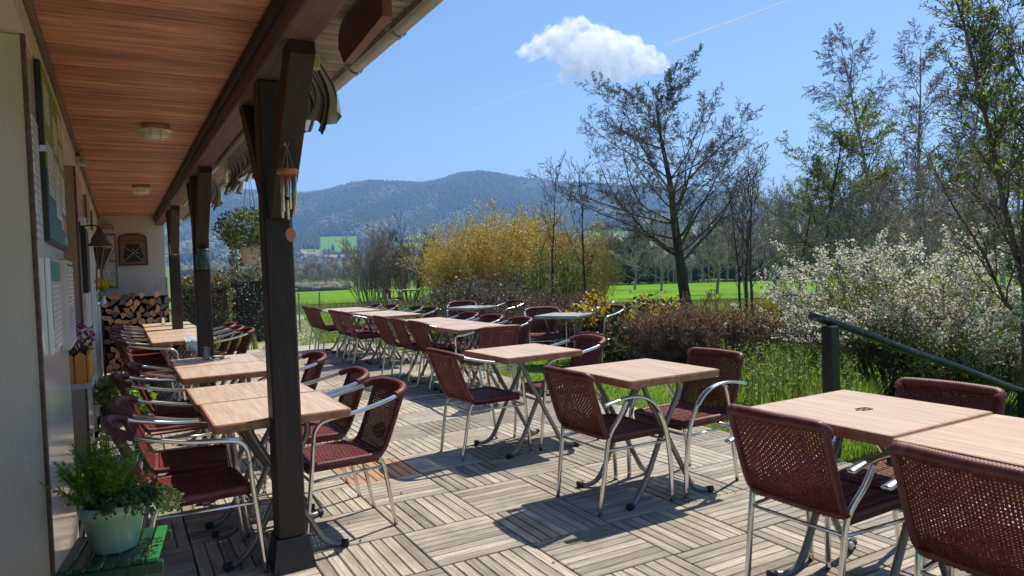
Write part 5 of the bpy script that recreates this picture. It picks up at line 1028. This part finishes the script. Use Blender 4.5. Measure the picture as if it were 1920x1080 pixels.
names = ['leafless tree seen through the crown of the big one, right side', 'leafless tree above the small yellow bush', 'low leafless tree above the left end of the white bush', 'leafless tree right behind the round olive one', 'low leafless tree in front of the olive one', 'leafless tree at the foot of the tallest birch', 'low leafless tree just above the white bush', 'leafless tree between the two left birches', 'low leafless tree right of the tallest birch', 'leafless tree below the third birch', 'low leafless tree behind the leafy one', 'leafless tree near the right edge, behind the leafy one', 'rightmost low leafless tree', 'leafless tree at the field edge behind the big trunk', 'leafless tree at the field edge right of the golden shrubs']
for (px, d, s_), nm in zip(gl_, names): dup(bt, place(px, d), rn.uniform(0, 6), nm, (s_ * 1.15, s_ * 1.15, s_))
# the woods: one mass on the left across the field, one dark mass on the right
def wood(name, label, proto, spots, mt, sides=3):
    S0_ = np.array(proto)[:, :8]; allS = []
    for (x, y, z, s, a) in spots:
        c, s_ = math.cos(a), math.sin(a); Rm = np.array([[c, -s_, 0], [s_, c, 0], [0, 0, 1]]); Q = S0_.copy()
        Q[:, 0:3] = (S0_[:, 0:3] * s) @ Rm.T + (x, y, z); Q[:, 3:6] = (S0_[:, 3:6] * s) @ Rm.T + (x, y, z); Q[:, 6:8] = np.maximum(S0_[:, 6:8] * s, 0.02); allS.append(Q)
    new_obj(name, segs_mesh(name, np.concatenate(allS), mt, sides), kind='stuff', label=label)
P = dict(n=[7, 4, 2], wig=[0.03, 0.1, 0.15], up=[0.02, 0.12, 0.08], start=[0.25, 0.25], kids=[3.2, 2.0], ang=[(22, 48), (25, 50)], lr=[0.36, 0.5], taper=0.15, rr=0.45)
out = []; grow(rn, Vector((0, 0, -0.3)), Vector((0, 0, 1)), 8.5, 0.13, 0, P, out, tips)
sp = []
for i in range(330):
    px = rn.uniform(380, 1180); d = rn.uniform(196, 250); l = place(px, d, -0.2); sp.append((l[0], l[1], l[2], rn.uniform(0.75, 1.15), rn.uniform(0, 6)))
wood('bare_wood', 'leafless grey brown wood beyond the green field', out, sp, M['wood_far'])
sp = []
for i in range(300):
    px = rn.uniform(1130, 2000); d = rn.uniform(112, 150); l = place(px, d, -0.2); sp.append((l[0], l[1], l[2], rn.uniform(0.85, 1.25), rn.uniform(0, 6)))
wood('dark_wood', 'dark trunks of the wood beyond the right hand field', out, sp, M['twig_grey'])
def cones(name, label, N, gen, mt, kind, sides=6, seed=5):
    r = np.random.default_rng(seed); X, Y, Z, Hh, Ww = gen(r, N); n = len(X); an = np.linspace(0, 2 * PI, sides + 1)[:-1]
    if kind == 'cone':
        V = np.zeros((n, 2 * sides + 1, 3)); a = an[None] + r.uniform(0, 1, (n, 1))
        for k, (zr, wr) in enumerate(((0.08, 1.0), (0.45, 0.62))):
            jj = r.uniform(0.75, 1.2, (n, sides)); V[:, k * sides:(k + 1) * sides, 0] = X[:, None] + np.cos(a) * Ww[:, None] * 0.5 * wr * jj; V[:, k * sides:(k + 1) * sides, 1] = Y[:, None] + np.sin(a) * Ww[:, None] * 0.5 * wr * jj; V[:, k * sides:(k + 1) * sides, 2] = Z[:, None] + Hh[:, None] * zr
        V[:, -1] = np.stack([X, Y, Z + Hh], 1); F = [(j, (j + 1) % sides, sides + j) for j in range(sides)] + [((j + 1) % sides, sides + (j + 1) % sides, sides + j) for j in range(sides)] + [(sides + j, sides + (j + 1) % sides, 2 * sides) for j in range(sides)]
    else:
        V = np.zeros((n, 3 * sides + 1, 3)); a = an[None] + r.uniform(0, 1, (n, 1))
        for k, (zr, wr) in enumerate(((0.12, 0.55), (0.42, 1.0), (0.78, 0.75))):
            jj = r.uniform(0.65, 1.25, (n, sides)); V[:, k * sides:(k + 1) * sides, 0] = X[:, None] + np.cos(a) * Ww[:, None] * 0.5 * wr * jj; V[:, k * sides:(k + 1) * sides, 1] = Y[:, None] + np.sin(a) * Ww[:, None] * 0.5 * wr * jj; V[:, k * sides:(k + 1) * sides, 2] = Z[:, None] + Hh[:, None] * zr * r.uniform(0.85, 1.12, (n, sides))
        V[:, -1] = np.stack([X, Y, Z + Hh], 1); F = []
        for k in (0, 1): F += [(k * sides + j, k * sides + (j + 1) % sides, (k + 1) * sides + j) for j in range(sides)] + [(k * sides + (j + 1) % sides, (k + 1) * sides + (j + 1) % sides, (k + 1) * sides + j) for j in range(sides)]
        F += [(2 * sides + j, 2 * sides + (j + 1) % sides, 3 * sides) for j in range(sides)]
    F = (np.arange(n)[:, None, None] * V.shape[1] + np.array(F)[None]).reshape(-1, 3)
    new_obj(name, np_mesh(name, V.reshape(-1, 3), F, mt), kind='stuff', label=label)
FIELDS = [(600, 676, 1390, 1730), (562, 610, 1390, 1490), (1096, 1184, 1490, 1710), (736, 804, 1470, 1610)]
def hillgen(lo, hi, h, wd, sel):
    def g(r, N):
        az = r.uniform(-0.22, 1.25, N); rad = np.sqrt(r.uniform(lo ** 2, hi ** 2, N)); X = rad * np.sin(az); Y = rad * np.cos(az)
        f1 = np.sin(az * 31 + rad * 0.006) + np.sin(az * 67 - rad * 0.011 + 1) + np.sin(az * 17 + rad * 0.003 + 2) + r.normal(0, 0.55, N)
        low = (2100 - rad) / 900.0; f = f1 + np.clip(low, -0.3, 1.3)
        fw = X * 0.4833 + Y * 0.8754; px = 960 + FPX * (X * _R.x + Y * _R.y) / np.maximum(fw, 1)
        ok = np.ones(N, bool)
        for a, b_, c, d in FIELDS: ok &= ~((px > a) & (px < b_) & (fw > c - 60) & (fw < d))
        ok &= (f < 0.75) if sel == 0 else ((f >= 0.75) & (f < 1.9) if sel == 1 else (f >= 1.9))
        X, Y = X[ok], Y[ok]; n = len(X); hh = h * r.uniform(0.65, 1.25, n); return X, Y, terrain(X, Y) - 0.5, hh, wd * r.uniform(0.8, 1.25, n)
    return g
cones('conifer_forest', 'blue green conifer forest covering the distant hills', 70000, hillgen(1330, 3150, 17, 11, 0), M['conifer_far'], 'cone', 5)
cones('deciduous_forest', 'grey brown leafless woods on the distant hills', 42000, hillgen(1330, 3150, 12, 13, 1), M['decid_far'], 'blob', 5, 6)
cones('budding_forest', 'pale green budding trees on the lower slopes', 34000, hillgen(1330, 2700, 10, 12, 2), M['green_far'], 'blob', 5, 7)
def midgen(lo, hi, p0, p1, h, wd):
    def g(r, N):
        d = r.uniform(lo, hi, N); lat = (r.uniform(p0, p1, N) - 960) / FPX * d; X = _R.x * lat + 0.4833 * d; Y = _R.y * lat + 0.8754 * d; return X, Y, terrain(X, Y) - 0.3, h * r.uniform(0.6, 1.3, N), wd * r.uniform(0.7, 1.3, N)
    return g
cones('valley_trees', 'bare woods on the valley floor before the village', 1500, midgen(420, 1000, 330, 1250, 10, 10), M['decid_far'], 'blob', 6, 8)
cones('valley_conifers', 'dark conifers around the village', 160, midgen(900, 1500, 330, 1250, 16, 9), M['conifer_far'], 'cone', 6, 9)
cones('pine_wood', 'dark pines in the wood beyond the right hand field', 330, midgen(118, 165, 1140, 2000, 8.5, 4.2), leafmat('dark_pines', (0.035, 0.05, 0.025), (0.07, 0.085, 0.04), tl=0.0), 'blob', 9, 10)
cones('wood_undergrowth', 'low dark scrub at the far edge of the left field', 170, midgen(194, 215, 470, 640, 2.2, 5.5), M['decid_far'], 'blob', 7, 12)
# village
def house(px, d, w_, l, h, rot, lab, wm=None):
    x, y = bear(px, d); t = thing('house', lab, 'house', (x, y, T(x, y)), rot, 'houses of the distant village'); b = MB(); b.box(-w_ / 2, w_ / 2, -l / 2, l / 2, -6, h); b.obj('wall', wm or M['plaster'], t)
    b = MB(); e = 0.6; b.prism([(-w_ / 2 - e, -l / 2 - e, h - 0.2), (w_ / 2 + e, -l / 2 - e, h - 0.2), (0, -l / 2 - e, h + w_ * 0.3)], (0, l + 2 * e, 0)); b.obj('roof', flat('pale_terracotta', (0.42, 0.24, 0.17), (0.52, 0.33, 0.25)), t)
    for k in (-1, 0, 1): bx('window', M['glass_dark'], t, -w_ / 2 - 0.1, -w_ / 2 + 0.2, k * l / 3.5 - 0.6, k * l / 3.5 + 0.6, h - 3.2, h - 1.4)
wd_ = ['long white house right beside the church', 'low house in front of the church', 'white village house left of centre', 'village house in the middle of the row', 'village house with the widest pale roof', 'small village house right of the wide roofed one', 'last village house at the right end', 'house at the left end, seen left of the front post', 'second house at the left end of the village', 'pale farmhouse on the slope behind the field trees']
for (px, d, w_, l, h, rot), lab in zip([(590, 1290, 13, 26, 9, 0.9), (575, 1240, 10, 18, 6, 0.3), (602, 1270, 10, 15, 8, 0.4), (618, 1270, 11, 20, 6, 1.0), (632, 1260, 11, 24, 6, 1.2), (646, 1280, 9, 14, 6, 0.6), (664, 1270, 11, 22, 6, 1.1), (452, 1200, 11, 18, 7, 0.8), (478, 1220, 11, 20, 7, 1.2), (1168, 1450, 12, 24, 8, 1.0)], wd_): house(px, d, w_, l, h, rot, lab)
x, y = bear(566, 1300); t = thing('church', 'village church with a tall thin grey spire', 'church', (x, y, T(x, y)), 0.8)
bx('nave', M['plaster'], t, 2.5, 20, -5, 5, -6, 9); b = MB(); b.prism([(2.5, -5.4, 9), (2.5, 5.4, 9), (2.5, 0, 13)], (18, 0, 0)); b.obj('roof', flat('pale_terracotta', (0.42, 0.24, 0.17)), t); bx('tower', M['plaster'], t, -2.5, 2.4, -2.5, 2.5, -6, 17)
b = MB(); b.add([(-2.8, -2.8, 17), (2.8, -2.8, 17), (2.8, 2.8, 17), (-2.8, 2.8, 17), (0, 0, 35)], [(0, 1, 4), (1, 2, 4), (2, 3, 4), (3, 0, 4), (3, 2, 1, 0)]); b.obj('spire', flat('slate_grey', (0.10, 0.11, 0.13)), t)
# clipped hedge at the far end of the porch
def hedge(x0, x1, y0, y1, h, lab, specs, nm='clipped_hedge'):
    t = thing(nm, lab, 'hedge', ((x0 + x1) / 2, (y0 + y1) / 2, -0.03)); sx_, sy_ = (x1 - x0) / 2, (y1 - y0) / 2; b = MB(); b.box(-sx_ * 0.8, sx_ * 0.8, -sy_ * 0.75, sy_ * 0.75, 0, h * 0.85); b.obj('core', M['bark_dark'], t)
    for nm2, mt, size, n, thick in specs:
        U = rng.uniform(-1, 1, (n, 3)); ax = rng.integers(0, 4, n); sgn = rng.choice([-1, 1], n); dep = 1 - np.abs(rng.normal(0, thick, n)); Pp = U.copy(); Pp[ax == 0, 0] = (sgn * dep)[ax == 0]; Pp[(ax == 1), 1] = (sgn * dep)[ax == 1]; Pp[ax >= 2, 2] = dep[ax >= 2]
        rr = 1 - 0.10 * (np.abs(Pp[:, 0]) ** 6 + np.abs(Pp[:, 1]) ** 6) * (Pp[:, 2] > 0.6); bump_ = 1 + 0.05 * np.sin(Pp[:, 0] * 5 + Pp[:, 2] * 4) + 0.03 * np.sin(Pp[:, 1] * 11); new_obj(nm2, leaves_mesh(nm2, np.stack([Pp[:, 0] * sx_ * rr * bump_, Pp[:, 1] * sy_ * rr * bump_, (Pp[:, 2] * 0.5 + 0.5) * h * rr * (1 + 0.03 * np.sin(Pp[:, 0] * 7 + Pp[:, 1] * 5))], 1), size, mt, rng, 0.6), t)
hedge(0.95, 1.95, 14.7, 16.2, 1.42, 'hedge with red and orange young leaves just beyond the porch', [('foliage', M['lf_olive'], 0.05, 5200, 0.08), ('red_shoots', M['lf_red'], 0.05, 1700, 0.05), ('pale_leaves', M['lf_silver'], 0.045, 1500, 0.04)])
hedge(1.75, 2.85, 15.6, 17.2, 1.52, 'grey green clipped hedge with silvery top, right of the red tipped one', [('foliage', M['lf_dark'], 0.045, 6500, 0.08), ('silver_leaves', M['lf_silver'], 0.045, 4500, 0.05)])
# low things in the grass
def blades(name, label, pts, h, mt, seed, w_=0.10, lean=0.35, kind='stuff', parent=None):
    r = np.random.default_rng(seed); n = len(pts); a = r.uniform(0, 2 * PI, n); hh = h * r.uniform(0.5, 1.3, n); ln = r.uniform(0, lean, n); d = np.stack([np.cos(a) * ln, np.sin(a) * ln, np.ones(n)], 1) * hh[:, None]; s = np.stack([-np.sin(a), np.cos(a), np.zeros(n)], 1) * (hh * w_)[:, None] * 0.5
    V = np.stack([pts - s, pts + s, pts + d * 0.6 + s * 0.6 + [0, 0, 0], pts + d + np.stack([np.cos(a), np.sin(a), np.zeros(n)], 1) * (hh * ln * 0.4)[:, None], pts + d * 0.6 - s * 0.6], 1).reshape(-1, 3)
    F = (np.arange(n)[:, None, None] * 5 + np.array([[0, 1, 2], [0, 2, 4], [4, 2, 3]])[None]).reshape(-1, 3); return new_obj(name, np_mesh(name, V, F, mt), parent, kind=kind, label=label)
r_ = np.random.default_rng(77)
def scatter(n, dmin, dmax, p0, p1, cond):
    d = dmin * (dmax / dmin) ** r_.uniform(0, 1, n); lat = (r_.uniform(p0, p1, n) - 960) / FPX * d; X = _R.x * lat + 0.4833 * d; Y = _R.y * lat + 0.8754 * d; ok = cond(X, Y); X, Y = X[ok], Y[ok]; return np.stack([X, Y, terrain(X, Y)], 1)
off = lambda X, Y: ((X > 4.26) | (Y > 14.05)) & ~((X > 0.4) & (X < 1.0 + (Y - 10) * 0.32) & (Y > 14) & (Y < 25))
blades('lawn_grass', 'short bright lawn grass around the deck', scatter(120000, 4.0, 16, 900, 2050, off), 0.035, M['grass'], 1, 0.16)
blades('lawn_grass', 'lawn grass behind the far end of the deck', scatter(70000, 13, 32, 440, 1500, off), 0.05, M['grass'], 2, 0.25)
blades('tall_weeds', 'fresh green weeds below the brown bush and the handrail', scatter(5000, 6.0, 9.0, 1330, 1640, lambda X, Y: X > 4.7), 0.24, M['lf_fresh'], 3, 0.09, 0.5)
st = scatter(330, 6.0, 9.5, 1350, 1600, lambda X, Y: X > 4.7); blades('dry_stalks', 'thin dry stalks standing among the weeds', st, 0.66, M['twig_brown'], 4, 0.014, 0.16)
wl = np.repeat(st, 16, 0); wl = wl + np.stack([r_.normal(0, 0.035, len(wl)), r_.normal(0, 0.035, len(wl)), r_.uniform(0.05, 0.5, len(wl))], 1); new_obj('weed_leaves', leaves_mesh('weed_leaves', wl, 0.04, M['lf_fresh'], rng, 0.4), kind='stuff', label='small fresh leaves on the stalks below the handrail')
blades('field_edge_grass', 'rough dry grass tufts along the field edge', scatter(7000, 24, 33, 470, 1500, lambda X, Y: X > -99), 0.28, leafmat('dry_grass', (0.22, 0.20, 0.08), (0.34, 0.30, 0.13)), 5, 0.05, 0.5)
dn = scatter(70, 5, 10, 1000, 1500, off); new_obj('dandelions', leaves_mesh('dandelions', dn + [0, 0, 0.03], 0.03, M['flower_y'], rng, 1.0), kind='stuff', label='scattered yellow dandelions in the lawn')
blades('iris_clump', 'clump of broad green iris leaves at the end of the deck', np.stack([r_.normal(1.80, 0.20, 150), r_.normal(14.22, 0.07, 150), np.full(150, -0.03)], 1), 0.34, M['lf_fresh'], 6, 0.09, 0.45, kind='thing')
bpy.data.objects['iris_clump']['category'] = 'plant'
t = thing('wire_fence', 'short piece of chain link fence beside the clipped hedge', 'fence', (3.3, 17.6, -0.03))
for k in range(3): b = MB(); b.tube([(k * 0.5, 0, 0), (k * 0.5, 0, 0.95)], 0.018, 6); b.obj('post', M['tube'], t)
b = MB()
for k in range(-9, 16):
    for s_ in (-1, 1):
        x0_ = k * 0.07; a0 = max(0, -x0_ if s_ > 0 else x0_ - 1.0); 
        p0_ = [x0_, 0.05]; p1_ = [x0_ + s_ * 0.85, 0.90]
        if s_ > 0 and p0_[0] < 0: p0_ = [0, 0.05 - x0_]
        if s_ > 0 and p1_[0] > 1: p1_ = [1, 0.05 + 1 - x0_]
        if s_ < 0 and p0_[0] > 1: p0_ = [1, 0.05 + x0_ - 1]
        if s_ < 0 and p1_[0] < 0: p1_ = [0, 0.05 + x0_]
        if p0_[1] < p1_[1] and 0 <= p0_[0] <= 1: b.tube([(p0_[0], 0.002 * s_, p0_[1]), (p1_[0], 0.002 * s_, p1_[1])], 0.003, 3, False)
b.obj('mesh', M['tube'], t)
o = MB(); o.tube([(0, 0, -0.1), (0.02, 0, 1.3)], 0.022, 6); p_ = place(672, 21.5); o.obj('stake', M['twig_grey'], None, loc=p_, label='thin wooden stake standing alone on the lawn before the leafless shrubs', cat='stake')

# ------------------------------------------------------------------ sky things: cloud, contrail; the haze
def soft(name, dens, lo=0.1, hi=0.85, nscale=0.006, col=(0.93, 0.93, 0.94)):
    m = bpy.data.materials.new(name); m.use_nodes = True; nt = m.node_tree; n = nt.nodes; n.clear(); o = n.new('ShaderNodeOutputMaterial'); df = n.new('ShaderNodeBsdfDiffuse'); df.inputs[0].default_value = (*col, 1); tl = n.new('ShaderNodeBsdfTranslucent'); tl.inputs[0].default_value = (*col, 1); ad = n.new('ShaderNodeMixShader'); ad.inputs[0].default_value = 0.5
    L(nt, df.outputs[0], ad.inputs[1]); L(nt, tl.outputs[0], ad.inputs[2]); tp = n.new('ShaderNodeBsdfTransparent'); mx = n.new('ShaderNodeMixShader'); lw = n.new('ShaderNodeLayerWeight'); lw.inputs[0].default_value = 0.5
    tc = n.new('ShaderNodeTexCoord'); nz = n.new('ShaderNodeTexNoise'); nz.inputs['Scale'].default_value = nscale; nz.inputs['Detail'].default_value = 8; L(nt, tc.outputs['Object'], nz.inputs['Vector'])
    mr = n.new('ShaderNodeMapRange'); mr.inputs[1].default_value = lo; mr.inputs[2].default_value = hi; mr.inputs[3].default_value = dens; mr.inputs[4].default_value = 0.0; mr.interpolation_type = 'SMOOTHSTEP'; L(nt, lw.outputs['Facing'], mr.inputs[0])
    m2 = n.new('ShaderNodeMapRange'); m2.inputs[1].default_value = 0.28; m2.inputs[2].default_value = 0.50; L(nt, nz.outputs['Fac'], m2.inputs[0]); mm = n.new('ShaderNodeMath'); mm.operation = 'MULTIPLY'; L(nt, mr.outputs[0], mm.inputs[0]); L(nt, m2.outputs[0], mm.inputs[1])
    L(nt, mm.outputs[0], mx.inputs[0]); L(nt, tp.outputs[0], mx.inputs[1]); L(nt, ad.outputs[0], mx.inputs[2]); L(nt, mx.outputs[0], o.inputs[0]); return m
def ico(n=2):
    import bmesh
    bm = bmesh.new(); bmesh.ops.create_icosphere(bm, subdivisions=n, radius=1.0); V = np.array([v.co[:] for v in bm.verts]); F = np.array([[v.index for v in f.verts] for f in bm.faces]); bm.free(); return V, F
IV, IF = ico(3)
def skyp(px, py, d):
    x, y = bear(px, d); return Vector((x, y, elev(px, py, d)))
c0 = skyp(1110, 95, 5000); rC = random.Random(9); Vs = []; Fs = []; nb = 0
def blob(px, py, rpx, dd=0):
    global nb
    c = skyp(px, py, 5000 + dd) - c0; r = rpx * 5000 / FPX; V = IV.copy(); ph = rC.uniform(0, 6)
    dsp = 1 + 0.13 * np.sin(V[:, 0] * 4 + ph) * np.sin(V[:, 1] * 5 + ph) + 0.10 * np.sin(V[:, 2] * 9 + ph * 2) * np.sin(V[:, 0] * 8); V = V * dsp[:, None] * r * np.array([1, 1, 0.8]) + np.array(c); Vs.append(V); Fs.append(IF + nb * len(IV)); nb += 1
pts = [(1085, 62, 20), (1110, 68, 24), (1060, 80, 26), (1135, 75, 24), (1035, 88, 20), (1160, 90, 26), (1185, 100, 26), (1210, 110, 22), (1100, 95, 30), (1130, 110, 30), (1165, 125, 26), (1200, 128, 22), (1225, 125, 16), (1010, 98, 14), (995, 102, 9), (1060, 105, 18), (1085, 130, 16), (1110, 140, 16), (1140, 140, 18), (1070, 146, 10), (1175, 142, 16), (1240, 118, 14), (1255, 130, 11), (1205, 85, 13)]
for px, py, r in pts:
    blob(px, py, r, rC.uniform(-60, 60))
    for _ in range(9): a = rC.uniform(0, 2 * PI); blob(px + math.cos(a) * r * 0.85, py + math.sin(a) * r * 0.7, r * rC.uniform(0.28, 0.55), rC.uniform(-100, 60))
def cloud_shell(nm, grow_, vox, disp, mt, parent=None, **k):
    VV = []
    for V in Vs: c = V.mean(0); VV.append((V - c) * grow_ + c)
    me = np_mesh(nm, np.concatenate(VV), np.concatenate(Fs), M['white'], True); tmp = new_obj('tmp_cloud', me); md = tmp.modifiers.new('r', 'REMESH'); md.mode = 'VOXEL'; md.voxel_size = vox; m2 = tmp.modifiers.new('s', 'SMOOTH'); m2.iterations = 6
    me2 = bpy.data.meshes.new_from_object(tmp.evaluated_get(bpy.context.evaluated_depsgraph_get())); bpy.data.objects.remove(tmp); nv = len(me2.vertices); cv = np.zeros(nv * 3, np.float32); me2.vertices.foreach_get('co', cv); cn = np.zeros(nv * 3, np.float32); me2.vertices.foreach_get('normal', cn); cv = cv.reshape(-1, 3); cn = cn.reshape(-1, 3)
    ns = np.array([mnoise.fractal(Vector(p) * 0.012, 0.9, 2.1, 5) for p in cv.tolist()]); cv += cn * (ns * disp)[:, None]; me2.vertices.foreach_set('co', cv.ravel()); me2.update(); me2.materials.clear(); me2.materials.append(mt); me2.shade_smooth(); return new_obj(nm, me2, parent, **k)
vm = bpy.data.materials.new('cloud_vapour'); vm.use_nodes = True; n = vm.node_tree.nodes; n.clear(); o = n.new('ShaderNodeOutputMaterial'); vs_ = n.new('ShaderNodeVolumeScatter'); vs_.inputs['Color'].default_value = (1, 1, 1, 1); vs_.inputs['Anisotropy'].default_value = 0.55
tc = n.new('ShaderNodeTexCoord'); nz = n.new('ShaderNodeTexNoise'); nz.inputs['Scale'].default_value = 0.011; nz.inputs['Detail'].default_value = 6; nz.inputs['Roughness'].default_value = 0.6; L(vm.node_tree, tc.outputs['Object'], nz.inputs['Vector'])
mr = n.new('ShaderNodeMapRange'); mr.inputs[1].default_value = 0.40; mr.inputs[2].default_value = 0.64; mr.inputs[3].default_value = 0.0; mr.inputs[4].default_value = 0.024; L(vm.node_tree, nz.outputs['Fac'], mr.inputs[0]); L(vm.node_tree, mr.outputs[0], vs_.inputs['Density']); L(vm.node_tree, vs_.outputs[0], o.inputs['Volume'])
cl_ = cloud_shell('cloud', 1.22, 10.0, 34, vm, loc=c0, label='single small white cloud above the big bare tree', cat='cloud')
b = MB(); p0_, p1_ = skyp(1262, 88, 5600), skyp(1560, -18, 5600); b.tube([p0_.lerp(p1_, k / 12) - p0_ for k in range(13)], [5 + 0.6 * k for k in range(13)][::-1], 12, False); b.obj('contrail', soft('contrail_vapour', 0.8, 0.0, 0.95, 0.0008), None, True, loc=p0_, label='thin straight white contrail rising to the top right', cat='contrail')
b = MB(); p0_, p1_ = skyp(900, 208, 5600), skyp(1075, 150, 5600); b.tube([p0_.lerp(p1_, k / 12) - p0_ for k in range(13)], 9, 12, False); b.obj('contrail', soft('old_contrail_vapour', 0.22, 0.0, 0.95, 0.0008), None, True, loc=p0_, label='faint fading piece of contrail left below the cloud', cat='contrail')
hm = bpy.data.materials.new('haze_air'); hm.use_nodes = True; n = hm.node_tree.nodes; n.clear(); o = n.new('ShaderNodeOutputMaterial'); pv = n.new('ShaderNodeVolumePrincipled'); pv.inputs['Color'].default_value = (0.30, 0.54, 1.0, 1); pv.inputs['Density'].default_value = 0.00025; pv.inputs['Anisotropy'].default_value = 0.2; L(hm.node_tree, pv.outputs[0], o.inputs['Volume'])
b = MB(); b.box(-4300, 4300, -4300, 4300, -40, 470); b.obj('haze', hm, kind='stuff')

dbr = np.array([(rc.uniform(0.6, 4.1), rc.uniform(1.2, 12), 0.002) for _ in range(170)]); new_obj('fallen_leaves', leaves_mesh('fallen_leaves', dbr, 0.022, M['lf_brown'], rng, 0.6, 0.5, -0.6), kind='stuff', label='small dry leaves and bits scattered on the deck')
